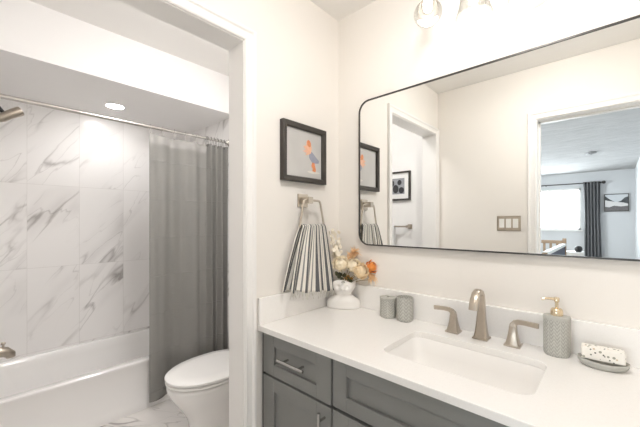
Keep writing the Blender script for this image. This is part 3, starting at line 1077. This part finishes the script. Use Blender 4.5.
plume('tan pampas plume behind the middle peony in the bust vase', spot(347, 260, 0.02), spot(354, 252, 0.02), 'pampas', 0.55, 260, 0.046, 3, 'pampas_plume')
plume('peach dried grass fanning out right of the bust vase', spot(367, 273, -0.02), spot(377, 279, -0.02), 'peach', 0.6, 300, 0.045, 4, 'dried_grass')
plume('tan dried grass tuft right behind the orange flower', spot(374, 270, 0.0), spot(381, 271, 0.0), 'pampas', 0.7, 200, 0.035, 6, 'dried_grass')

# tall branch of ivory seed discs beside the towel
lu = thing('seed_disc_branch', 'tall branch of ivory seed discs rising between towel and bust vase', 'dried branch', MOUTH - Vector((0, 0, 0.01)), 0, FG)
P0, P1, P2 = MOUTH - Vector((0, 0, 0.01)), spot(336, 262, 0.015), spot(329, 231, 0.0)
stem(lu, P0, P1)
b_ = nb(); sweep(b_, [P1, P1.lerp(P2, 0.5) + Vector((0.004, 0, 0)), P2], circ(0.0014, 6)); obj('branch', b_, 'stem', lu, smooth=True)
b_ = nb(); rnd = random.Random(11)
for i in range(46):
    f = i / 45
    p = P1.lerp(P2, f) + Vector((rnd.uniform(-0.008, 0.036), rnd.uniform(-0.008, 0.036), rnd.uniform(-0.01, 0.01)))
    nrm = (CAMD + Vector((rnd.gauss(0, 0.5), rnd.gauss(0, 0.5), rnd.gauss(0, 0.5)))).normalized()
    e1 = nrm.cross(Vector((0, 0, 1))).normalized(); e2 = e1.cross(nrm)
    r = rnd.uniform(0.008, 0.0125) * (1.15 - 0.4 * f)
    loft(b_, [[p + (e1 * math.cos(k * PI / 5) + e2 * 1.25 * math.sin(k * PI / 5)) * r * s + nrm * h for k in range(10)] for s, h in ((0.75, -0.0008), (1, 0), (0.75, 0.0008))])
obj('seed_discs', b_, 'lunaria', lu, smooth=False)

# dark leaves in front under the blooms
lf = thing('leaf_sprig', 'dark olive leaf sprig spilling over the rim of the bust vase', 'leaves', MOUTH - Vector((0, 0, 0.01)), 0, FG)
stem(lf, MOUTH - Vector((0, 0, 0.01)), spot(344, 277, -0.05))
for mat, tg in (('leaf', ((337, 274, -0.05), (341, 276, -0.06), (345, 272, -0.05), (334, 270, -0.03), (349, 277, -0.06), (343, 280, -0.065), (339, 270, -0.04), (353, 279, -0.05))), ('amberleaf', ((347, 275, -0.06), (350, 273, -0.055), (354, 277, -0.055)))):
    b_ = nb()
    for (u, v, bk) in tg:
        c = spot(u, v, bk)
        o = c.lerp(MOUTH, 0.45)
        petal(b_, o, (c - o) + Vector((0, 0, random.uniform(-0.01, 0.012))), CAMD, 0.034, 0.02, 0.3, 0.4)
    obj('leaves', b_, mat, lf, smooth=True, solid=0.0006, fixn=False)

# ------------------------------------------------------------------ counter accessories
def cup(prof, sy, mat, parent, **kw):
    b_ = nb(); lathe(b_, prof, 40, (0, 0, 0), sy, uv=True)
    return obj(kw.pop('name'), b_, mat, parent, smooth=True, world=False, **kw)


t = thing('lidded_canister', 'grey embossed lidded canister, left one of the pair on the counter', 'canister', (0.352, -0.062, CT), 0.3)
cup([(0.001, 0), (0.034, 0), (0.0375, 0.004), (0.0380, 0.012), (0.0380, 0.082), (0.036, 0.084), (0.001, 0.084)], 1.0, 'stone', t, name='body')
l = cup([(0.001, 0.0845), (0.0385, 0.0845), (0.0395, 0.088), (0.0385, 0.0915), (0.034, 0.0925), (0.001, 0.0925)], 1.0, 'stoneplain', t, name='lid')
cup([(0.001, 0.0925), (0.007, 0.0925), (0.0085, 0.0965), (0.006, 0.100), (0.001, 0.100)], 1.0, 'stoneplain', l, name='knob')
t = thing('tumbler', 'grey embossed open tumbler, right one of the pair on the counter', 'tumbler', (0.438, -0.064, CT), 0.1)
cup([(0.001, 0), (0.030, 0), (0.0345, 0.005), (0.0365, 0.014), (0.0368, 0.09), (0.0360, 0.1055), (0.0345, 0.1065), (0.033, 0.105), (0.032, 0.04), (0.001, 0.03)], 1.0, 'stone', t, name='body')

t = thing('soap_dispenser', 'grey embossed soap dispenser with champagne gold pump right of the faucet', 'soap dispenser', (0.988, -0.064, CT), math.radians(8))
cup([(0.001, 0), (0.031, 0), (0.0355, 0.006), (0.0365, 0.014), (0.0370, 0.12), (0.001, 0.12)], 0.74, 'stonefine', t, name='bottle')
cup([(0.001, 0.1202), (0.0370, 0.1202), (0.0378, 0.123), (0.0378, 0.129), (0.036, 0.1325), (0.001, 0.1335)], 0.74, 'stoneplain', t, name='shoulder')
b_ = nb(); lathe(b_, [(0.001, 0.133), (0.0175, 0.133), (0.0175, 0.141), (0.0165, 0.152), (0.013, 0.156), (0.008, 0.157), (0.005, 0.159), (0.005, 0.176), (0.007, 0.177), (0.0075, 0.190), (0.006, 0.192), (0.001, 0.192)], 20)
pm = obj('pump', b_, 'gold', t, smooth=True, world=False, label='champagne gold pump')
b_ = nb(); sweep(b_, [(0, 0, 0.186), (-0.02, -0.006, 0.187), (-0.036, -0.011, 0.186), (-0.041, -0.0125, 0.182)], [circ(0.005, 10), circ(0.0042, 10), circ(0.0036, 10), circ(0.0032, 10)])
obj('nozzle', b_, 'gold', pm, smooth=True, world=False)

DX, DY, DR = 1.102, -0.078, math.radians(2)
t = thing('soap_dish', 'grey oval stoneware soap dish at the right end of the counter', 'soap dish', (DX, DY, CT), DR)
b_ = nb()
prof = [(0.001, 0), (0.046, 0.0), (0.055, 0.005), (0.0600, 0.013), (0.0610, 0.021), (0.0590, 0.022), (0.055, 0.0175), (0.047, 0.012), (0.001, 0.010)]
rings = [[(r * math.cos(2 * PI * i / 40), r * 0.66 * math.sin(2 * PI * i / 40), z + 0.004 * (r / 0.0655) ** 4 * math.cos(2 * PI * i / 40) ** 2) for i in range(40)] for r, z in prof]
loft(b_, rings)
obj('dish', b_, 'stoneplain', t, smooth=True, world=False)
t = thing('soap_bar', 'white speckled bar of soap lying on the grey dish', 'soap', (DX, DY - 0.002, CT + 0.0235), DR + math.radians(2))
b_ = nb(); box(b_, -0.050, 0.050, -0.021, 0.021, 0, 0.036)
o = obj('soap', b_, 'soap', t, world=False, bevel=0.004, seg=3)

# ------------------------------------------------------------------ bathroom: tub
TF, TE = -1.274, FY
RIM = 0.3406
tb = thing('bathtub', 'white alcove bathtub with smooth apron below the marble tiled wall', 'bathtub', (-1.62, -0.68, 0))
X0, X1, Y0, Y1 = TX + 0.001, TF, TE + 0.001, TY - 0.001
def tr_(i0, i1, j, z, r):
    return rrect(X0 + i0, X1 - i1, Y0 + j, Y1 - j, r, 6, z)
b_ = nb()
loft(b_, [tr_(0, -0.004, 0, 0.0, 0.004), tr_(0, -0.004, 0, 0.045, 0.004), tr_(0, 0.004, 0, 0.055, 0.004), tr_(0, 0.004, 0, RIM - 0.035, 0.004), tr_(0, -0.002, 0, RIM - 0.022, 0.004), tr_(0, -0.002, 0, RIM - 0.008, 0.004), tr_(0.002, 0.006, 0.002, RIM, 0.008),
          tr_(0.035, 0.055, 0.06, RIM, 0.09), tr_(0.040, 0.064, 0.066, RIM - 0.006, 0.09), tr_(0.055, 0.085, 0.085, RIM - 0.06, 0.10), tr_(0.075, 0.105, 0.14, 0.14, 0.10), tr_(0.11, 0.14, 0.19, 0.075, 0.09), tr_(0.2, 0.22, 0.3, 0.065, 0.06)])
obj('tub_shell', b_, 'tub', tb, smooth=True)
b_ = nb(); lathe(b_, [(0.001, 0), (0.02, 0), (0.02, 0.003), (0.001, 0.003)], 18, (-1.62, -1.1, 0.066))
obj('tub_drain', b_, 'chrome', tb, smooth=True)

# tub spout on the end wall
t = thing('tub_spout', 'brushed nickel tub spout with diverter knob above the tub rim', 'tub spout', (-1.60, FY, 0.50))
b_ = nb()
sweep(b_, [(-1.60, FY, 0.515), (-1.60, FY + 0.03, 0.515), (-1.60, FY + 0.12, 0.515), (-1.60, FY + 0.165, 0.507), (-1.60, FY + 0.186, 0.487), (-1.60, FY + 0.188, 0.470)],
      [circ(0.036, 20), circ(0.034, 20), circ(0.031, 20), circ(0.030, 20), circ(0.026, 20), circ(0.022, 20)])
obj('spout_body', b_, 'nickel', t, smooth=True)
b_ = nb(); lathe(b_, [(0.001, 0), (0.006, 0), (0.005, 0.018), (0.010, 0.020), (0.012, 0.028), (0.008, 0.034), (0.001, 0.034)], 14, (-1.60, FY + 0.155, 0.535))
obj('diverter_knob', b_, 'nickel', t, smooth=True)

# shower head
t = thing('shower_fixture', 'nickel shower head on a dark arm below the soffit', 'shower', (-1.60, FY, 2.03))
b_ = nb(); lathe(b_, [(0.001, 0), (0.03, 0), (0.028, 0.008), (0.012, 0.012), (0.001, 0.012)], 20)
bmesh.ops.transform(b_, matrix=Matrix.Translation((-1.60, FY + 0.0, 2.03)) @ Matrix.Rotation(-PI / 2, 4, 'X'), verts=b_.verts)
obj('wall_flange', b_, 'nickel', t, smooth=True)
b_ = nb(); sweep(b_, [(-1.60, FY, 2.03), (-1.60, FY + 0.08, 2.028), (-1.60, FY + 0.125, 2.005), (-1.60, FY + 0.155, 1.965)], circ(0.011, 12))
obj('shower_arm', b_, 'black', t, smooth=True, label='dark shower arm')
b_ = nb(); sweep(b_, [(-1.60, -1.285, 1.915), (-1.60, -1.262, 1.932), (-1.60, -1.225, 1.962), (-1.60, -1.185, 1.990), (-1.60, -1.176, 1.996)], [circ(0.018, 18), circ(0.026, 18), circ(0.026, 18), circ(0.029, 18), circ(0.027, 18)])
obj('spray_head', b_, 'nickel', t, smooth=True)

# out-of-view fill light added to even out the vanity room
t = thing('added_ceiling_light', 'added unseen flush fill light in the middle of the vanity room ceiling', 'fill light', (0.86, -0.70, CZ))
b_ = nb(); lathe(b_, [(0.001, 0), (0.15, 0), (0.15, -0.02), (0.001, -0.02)], 32, (0.86, -0.70, CZ))
obj('base_ring', b_, 'plasticw', t, smooth=True)
b_ = nb(); lathe(b_, [(0.14, -0.0205), (0.13, -0.05), (0.10, -0.07), (0.05, -0.08), (0.001, -0.082)], 32, (0.86, -0.70, CZ))
obj('dome', b_, 'roomfill', t, smooth=True, label='lit fill dome')
# soffit downlight
t = thing('downlight', 'round recessed downlight glowing in the soffit over the tub', 'downlight', (-1.646, -0.654, SOFZ))
b_ = nb(); c0 = (-1.646, -0.654, SOFZ)
rings = [[(c0[0] + r * math.cos(2 * PI * i / 32), c0[1] + r * math.sin(2 * PI * i / 32), SOFZ + z) for i in range(32)] for r, z in ((0.066, -0.0005), (0.066, -0.005), (0.058, -0.006), (0.055, -0.0005))]
loft(b_, rings, loop=True)
obj('trim_ring', b_, 'plasticw', t, smooth=True)
b_ = nb(); lathe(b_, [(0.001, -0.003), (0.0545, -0.003), (0.0545, -0.0008), (0.001, -0.0008)], 32, c0)
obj('lens', b_, 'downlens', t, label='lit lens')
# unseen lamp added over the toilet to brighten the bathroom
t = thing('added_ceiling_light', 'added unseen flush fill light over the toilet', 'fill light', (-0.40, -0.55, BZ))
b_ = nb(); lathe(b_, [(0.001, 0), (0.15, 0), (0.15, -0.02), (0.001, -0.02)], 32, (-0.40, -0.55, BZ))
obj('base_ring', b_, 'plasticw', t, smooth=True)
b_ = nb(); lathe(b_, [(0.14, -0.0205), (0.13, -0.05), (0.10, -0.07), (0.05, -0.08), (0.001, -0.082)], 32, (-0.40, -0.55, BZ))
obj('dome', b_, 'dome', t, smooth=True, label='lit fill dome')

# curtain rod and curtain
RDX, RDZ = -1.240, 1.962
t = thing('curtain_rod', 'satin metal shower curtain rod spanning above the tub', 'curtain rod', (RDX, -0.68, RDZ))
b_ = nb(); cyl(b_, (RDX, FY + 0.002, RDZ), (RDX, -0.42, RDZ), 0.0125, n=16); obj('outer_tube', b_, 'rod', t, smooth=True)
b_ = nb(); cyl(b_, (RDX, -0.42, RDZ), (RDX, TY - 0.002, RDZ), 0.0105, n=16); obj('inner_tube', b_, 'rod', t, smooth=True)
for y, d in ((FY, 1), (TY, -1)):
    b_ = nb(); sweep(b_, [(RDX, y, RDZ), (RDX, y + d * 0.01, RDZ), (RDX, y + d * 0.022, RDZ), (RDX, y + d * 0.04, RDZ)], [circ(0.030, 20), circ(0.030, 20), circ(0.022, 20), circ(0.014, 20)])
    obj('end_flange', b_, 'rod', t, smooth=True)

cu = thing('shower_curtain', 'grey translucent shower curtain hanging outside the tub', 'shower curtain', (RDX, -0.26, RDZ - 0.05))
YA, YB, YC = -0.560, -0.125, 0.066


def cur_pt(s, z):
    k = (1.905 - z) / 1.85
    if s < 0.62:
        q = s / 0.62
        y = YA + (YB - YA) * q
        amp = 0.020 + 0.010 * k
        x = amp * (math.sin(q * 2 * PI * 1.7 + 0.4) + 0.45 * math.sin(q * 2 * PI * 4.1 + 1.2) * (0.4 + 0.6 * (1 - k)))
    else:
        q = (s - 0.62) / 0.38
        y = YB + (YC - YB) * q
        amp = 0.016 + 0.006 * k
        x = amp * math.sin(q * 2 * PI * 4.0 + 0.4 + 2 * PI * 1.7) + 0.007 * math.sin(q * 2 * PI * 2.3)
    y += 0.01 * k * math.sin(s * 30)
    return (RDX + 0.004 + x, min(y, 0.072), z)


ZTOP, ZSH, ZBOT = 1.908, 1.845, 0.058
b_ = nb(); grid(b_, lambda s, t_: cur_pt(s * 0.62, ZSH + (ZBOT - ZSH) * t_), 90, 60)
cur = obj('curtain_panel', b_, 'curtain', cu, smooth=True, fixn=False)
b_ = nb(); grid(b_, lambda s, t_: cur_pt(0.62 + s * 0.38, ZTOP + 0.012 + (ZBOT - ZTOP - 0.012) * t_), 110, 60)
obj('gathered_panel', b_, 'curtain', cu, smooth=True, fixn=False)
b_ = nb(); grid(b_, lambda s, t_: cur_pt(s * 0.62, ZTOP + (ZSH - ZTOP) * t_), 90, 6)
obj('sheer_header', b_, 'sheer', cu, smooth=True, fixn=False)
b_ = nb(); grid(b_, lambda s, t_: tuple(Vector(cur_pt(s, 0.078 - 0.02 * t_)) + Vector((0.0015, 0, 0))), 150, 2)
obj('hem', b_, 'curtain', cu, smooth=True, fixn=False)
ys = [0.02 + 0.062 * 0 + i * 0.118 for i in range(6)] + [0.63 + i * 0.058 for i in range(7)]
for s in ys:
    p = Vector(cur_pt(min(s, 0.995), ZTOP - 0.012))
    b_ = nb()
    pts = [(RDX + 0.016 * math.sin(a) * (1 if math.cos(a) > -0.2 else 0.8), p.y, RDZ - 0.022 + 0.040 * math.cos(a)) for a in [2 * PI * i / 16 for i in range(16)]]
    sweep(b_, pts, circ(0.0017, 6), up=(0, 1, 0), loop=True)
    obj('curtain_hook', b_, 'chrome' if s < 0.6 else 'blackmetal', cu, smooth=True)

# ------------------------------------------------------------------ toilet
tl = thing('toilet', 'white two piece toilet with closed lid beside the shower curtain', 'toilet', (-0.62, -0.35, 0))
TCX, TCY = -0.612, -0.412


def egg(hw, fl, bl, z, n=40):
    out = []
    for i in range(n):
        a = 2 * PI * i / n
        c, s = math.cos(a), math.sin(a)
        y = -fl * abs(s) ** 0.95 if s < 0 else bl * s ** 0.75
        wx = abs(c) ** (0.92 if s < 0 else 0.7)
        out.append((TCX + hw * math.copysign(wx, c), TCY + y, z * 1.055))
    return out


b_ = nb()
loft(b_, [egg(0.120, 0.165, 0.26, 0.0), egg(0.118, 0.162, 0.26, 0.03), egg(0.108, 0.145, 0.25, 0.06), egg(0.104, 0.140, 0.24, 0.14), egg(0.115, 0.165, 0.235, 0.21), egg(0.142, 0.215, 0.235, 0.275), egg(0.168, 0.250, 0.235, 0.325), egg(0.179, 0.264, 0.235, 0.36), egg(0.181, 0.266, 0.235, 0.388), egg(0.177, 0.262, 0.232, 0.394)])
obj('bowl', b_, 'porc', tl, smooth=True, sub=1)
b_ = nb()
loft(b_, [egg(0.174, 0.258, 0.215, 0.3975), egg(0.184, 0.270, 0.22, 0.400), egg(0.184, 0.270, 0.22, 0.407), egg(0.178, 0.264, 0.215, 0.410)])
obj('seat', b_, 'seat', tl, smooth=True)
b_ = nb()
loft(b_, [egg(0.176, 0.262, 0.215, 0.4165), egg(0.185, 0.272, 0.222, 0.4185), egg(0.185, 0.272, 0.222, 0.428), egg(0.176, 0.262, 0.214, 0.436), egg(0.13, 0.20, 0.17, 0.4405), egg(0.05, 0.08, 0.07, 0.442)])
obj('lid', b_, 'seat', tl, smooth=True)
b_ = nb()
loft(b_, [rrect(TCX - w, TCX + w, y0, 0.038, 0.035, 5, z) for z, w, y0 in ((0.385, 0.165, -0.150), (0.42, 0.185, -0.158), (0.70, 0.205, -0.165), (0.735, 0.205, -0.165))])
tk = obj('tank', b_, 'porc', tl, smooth=True)
b_ = nb()
loft(b_, [rrect(TCX - 0.212 + i, TCX + 0.212 - i, -0.172 + i, 0.042 - i, 0.035, 5, z) for z, i in ((0.736, 0.004), (0.741, 0), (0.762, 0), (0.770, 0.008))])
obj('tank_lid', b_, 'porc', tl, smooth=True)
b_ = nb(); cyl(b_, (TCX - 0.14, -0.1655, 0.67), (TCX - 0.14, -0.178, 0.67), 0.014); sweep(b_, [(TCX - 0.14, -0.18, 0.67), (TCX - 0.07, -0.186, 0.665)], rect(0.012, 0.006))
obj('flush_lever', b_, 'chrome', tk, smooth=True)
for sx in (-0.07, 0.07):
    obj('hinge_cap', bx(TCX + sx - 0.02, TCX + sx + 0.02, -0.200, -0.178, 0.418, 0.452), 'seat', tl, bevel=0.006)

# ------------------------------------------------------------------ things the mirror shows
sw = thing('switch_plate', 'brushed nickel three switch plate on the wall seen in mirror', 'light switch', (0.545, FY, 1.29))
b_ = nb(); box(b_, 0.465, 0.625, FY, FY + 0.006, 1.233, 1.347)
obj('plate', b_, 'nickel', sw, bevel=0.003)
for i in range(3):
    cx = 0.545 + (i - 1) * 0.0460
    r = obj('switch', bx(cx - 0.0175, cx + 0.0175, FY + 0.006, FY + 0.0085, 1.256, 1.324), 'plasticw', sw, bevel=0.001, label='white rocker switch')

p2 = thing('framed_photo', 'black framed black and white photo above the towel bar seen in mirror', 'picture', (-0.39, FY, 1.50))
qx0, qx1, qz0, qz1 = -0.535, -0.253, 1.504, 1.778
def rxz(i, y):
    return [(qx0 + i, FY + y, qz0 + i), (qx1 - i, FY + y, qz0 + i), (qx1 - i, FY + y, qz1 - i), (qx0 + i, FY + y, qz1 - i)]
b_ = nb(); loft(b_, [rxz(0, 0.001), rxz(0, 0.022), rxz(0.016, 0.022), rxz(0.016, 0.001)], loop=True)
obj('picture_frame', b_, 'bronze', p2)
mt = obj('mat_board', bx(qx0 + 0.015, qx1 - 0.015, FY + 0.002, FY + 0.012, qz0 + 0.015, qz1 - 0.015), 'paperwhite', p2)
M['photogrey'] = simple('photo grey', (0.30, 0.31, 0.33), 0.6, var=0.5, scale=18)
M['photodark'] = simple('photo dark', (0.03, 0.03, 0.035), 0.6, var=0.4, scale=30)
ph = obj('photo', bx(-0.475, -0.313, FY + 0.012, FY + 0.0128, 1.565, 1.715), 'photogrey', mt)
b_ = nb()
for pl in (ell(-0.365, 1.675, 0.022, 0.025), ell(-0.345, 1.60, 0.028, 0.03), ell(-0.405, 1.615, 0.03, 0.04), ell(-0.44, 1.67, 0.02, 0.03)):
    prism(b_, [(x, FY + 0.0128, z) for x, z in pl], (0, 0.0005, 0))
obj('photo_shapes', b_, 'photodark', mt)

bar = thing('towel_bar', 'brushed nickel towel bar with square posts below the framed photo seen in mirror', 'towel bar', (-0.45, FY, 1.258))
for x in (-0.262, -0.70):
    b_ = nb(); box(b_, x - 0.022, x + 0.022, FY, FY + 0.008, 1.236, 1.280); box(b_, x - 0.011, x + 0.011, FY + 0.008, FY + 0.066, 1.247, 1.269)
    obj('post', b_, 'nickel', bar, bevel=0.002)
b_ = nb(); cyl(b_, (-0.70, FY + 0.058, 1.258), (-0.262, FY + 0.058, 1.258), 0.007, n=12)
obj('rail', b_, 'nickel', bar, smooth=True)
b_ = nb()
def tow(s, v):
    a = (v - 0.5) * 2
    r = 0.011
    x = -0.66 + 0.27 * s
    if abs(a) < 0.08:
        th = a / 0.08 * PI / 2
        return (x, FY + 0.058 + r * math.sin(th), 1.258 + r * math.cos(th))
    sg = 1 if a > 0 else -1
    return (x, FY + 0.058 + sg * (r + 0.003 * math.sin(s * 14)), 1.258 - (abs(a) - 0.08) * 0.5)
grid(b_, tow, 20, 50)
tag(obj('bath_towel', b_, 'linen', smooth=True, solid=0.004, fixn=False), 'plain white towel hanging on the towel bar seen in mirror', 'towel')

# bedroom
sd = thing('smoke_detector', 'small round smoke detector on the bedroom ceiling seen in mirror', 'smoke detector', (0.872, -5.35, CZ))
b_ = nb(); lathe(b_, [(0.001, 0), (0.07, 0), (0.068, -0.02), (0.055, -0.032), (0.001, -0.034)], 24, (0.872, -5.35, CZ))
M['detector'] = simple('grey plastic', (0.30, 0.30, 0.30), 0.5)
obj('housing', b_, 'detector', sd, smooth=True)
b_ = nb(); lathe(b_, [(0.001, -0.034), (0.02, -0.034), (0.018, -0.042), (0.001, -0.042)], 16, (0.872, -5.35, CZ))
obj('vent', b_, 'detector', sd, smooth=True)

rd = thing('drapery_rod', 'black drapery rod above the bedroom window seen in mirror', 'curtain rod', (0, BY, 2.168))
b_ = nb(); cyl(b_, (-1.7, BY + 0.09, 2.168), (0.96, BY + 0.09, 2.168), 0.012, n=12); obj('rod', b_, 'blackmetal', rd, smooth=True)
b_ = nb(); sphere(b_, (0.985, BY + 0.09, 2.168), 0.034); obj('finial', b_, 'blackmetal', rd, smooth=True)
for x in (-1.6, -0.05, 0.93):
    b_ = nb(); box(b_, x - 0.008, x + 0.008, BY, BY + 0.09, 2.15, 2.166); obj('bracket', b_, 'blackmetal', rd)
dr = thing('window_drape', 'charcoal grey drape at right of the bedroom window seen in mirror', 'curtain', (0.78, BY + 0.09, 0.02))
def drp(s, t_):
    z = 2.195 + (0.03 - 2.195) * t_
    pinch = 0.80 + 0.2 * abs(t_ - 0.35)
    x = 0.785 + (s - 0.5) * 0.33 * pinch + 0.03 * t_
    return (x, BY + 0.09 + 0.030 * math.sin(s * 2 * PI * 5.0 + 0.5 * t_), z)
b_ = nb(); grid(b_, drp, 90, 24); obj('drape_panel', b_, 'drape', dr, smooth=True, solid=0.003, fixn=False)

ar = thing('landscape_print', 'mountain landscape print on the bedroom wall seen in mirror', 'picture', (1.185, BY, 1.52))
ax0, ax1, az0, az1 = 0.99, 1.38, 1.525, 1.905
M['art_sky'] = simple('print sky', (0.62, 0.64, 0.66), 0.6, var=0.1, scale=8)
M['art_mount'] = simple('print mountains', (0.07, 0.075, 0.08), 0.6, var=0.4, scale=25)
M['art_mist'] = simple('print mist', (0.72, 0.70, 0.69), 0.6, var=0.08, scale=15)
M['art_fore'] = simple('print foreground', (0.16, 0.15, 0.15), 0.6, var=0.5, scale=30)
cv = obj('canvas', bx(ax0, ax1, BY, BY + 0.03, az0, az1), 'blackmetal', ar)
def lay(name, mat, pts, d):
    b_ = nb(); prism(b_, [(ax0 + 0.015 + (ax1 - ax0 - 0.03) * p, BY + 0.03, az0 + 0.015 + (az1 - az0 - 0.03) * q) for p, q in pts], (0, d, 0)); obj(name, b_, mat, cv)
lay('printed_sky', 'art_sky', [(0, 0), (1, 0), (1, 1), (0, 1)], 0.001)
lay('printed_mountains', 'art_mount', [(0, 0.35), (1, 0.35), (1, 0.86), (0.86, 0.8), (0.7, 0.6), (0.5, 0.52), (0.36, 0.6), (0.2, 0.72), (0, 0.92)], 0.002)
lay('printed_mist', 'art_mist', [(0, 0.25), (1, 0.25), (1, 0.42), (0.8, 0.5), (0.4, 0.56), (0, 0.66)], 0.003)
lay('printed_foreground', 'art_fore', [(0, 0), (1, 0), (1, 0.3), (0.7, 0.26), (0.4, 0.32), (0.2, 0.22), (0, 0.25)], 0.004)

cr = thing('daybed', 'wooden daybed with slatted end and navy side under white rail seen in mirror', 'bed', (0.0, -4.9, 0))
CX0, CX1, CY0, CY1 = -0.62, 0.475, -6.0, -3.7
for x, y in ((CX1, CY0), (CX0, CY0), (CX1, CY1), (CX0, CY1)):
    obj('post', bx(x - 0.028, x + 0.028, y - 0.028, y + 0.028, 0, 1.0 if y == CY0 else 0.90), 'wood', cr, bevel=0.004)
obj('end_rail', bx(CX0 + 0.03, CX1 - 0.03, CY0 - 0.02, CY0 + 0.02, 0.90, 0.96), 'wood', cr, bevel=0.004)
obj('lower_rail', bx(CX0 + 0.03, CX1 - 0.03, CY0 - 0.02, CY0 + 0.02, 0.40, 0.46), 'wood', cr, bevel=0.004)
for i in range(10):
    x = CX0 + 0.09 + i * 0.1
    obj('slat', bx(x - 0.02, x + 0.02, CY0 - 0.008, CY0 + 0.008, 0.46, 0.90), 'wood', cr)
obj('side_panel', bx(CX1 - 0.012, CX1 + 0.012, CY0 + 0.03, CY1 - 0.03, 0.30, 0.86), 'navy', cr, label='navy side panel')
obj('side_rail', bx(CX1 - 0.03, CX1 + 0.03, CY0 + 0.03, CY1 - 0.03, 0.86, 0.91), 'plasticw', cr, bevel=0.006, label='white top rail')
obj('far_panel', bx(CX0 - 0.012, CX0 + 0.012, CY0 + 0.03, CY1 - 0.03, 0.30, 0.90), 'wood', cr)
obj('mattress', bx(CX0 + 0.02, CX1 - 0.02, CY0 + 0.03, CY1 - 0.03, 0.42, 0.55), 'linen', cr, bevel=0.02)
nt_ = thing('bedside_cabinet', 'small white bedside cabinet behind the wooden daybed seen in mirror', 'cabinet', (0.58, -6.6, 0))
obj('cabinet_body', bx(0.44, 0.72, -6.85, -6.45, 0.0, 0.72), 'plasticw', nt_, bevel=0.006)
obj('drawer', bx(0.46, 0.70, -6.449, -6.435, 0.50, 0.70), 'plasticw', nt_, bevel=0.003)
lp = thing('round_speaker', 'small black round speaker standing on the white bedside cabinet', 'speaker', (0.64, -6.6, 0.72))
b_ = nb(); lathe(b_, [(0.001, 0), (0.04, 0), (0.058, 0.03), (0.062, 0.06), (0.052, 0.095), (0.03, 0.112), (0.001, 0.116)], 20, (0.64, -6.6, 0.72))
obj('speaker_body', b_, 'black', lp, smooth=True)
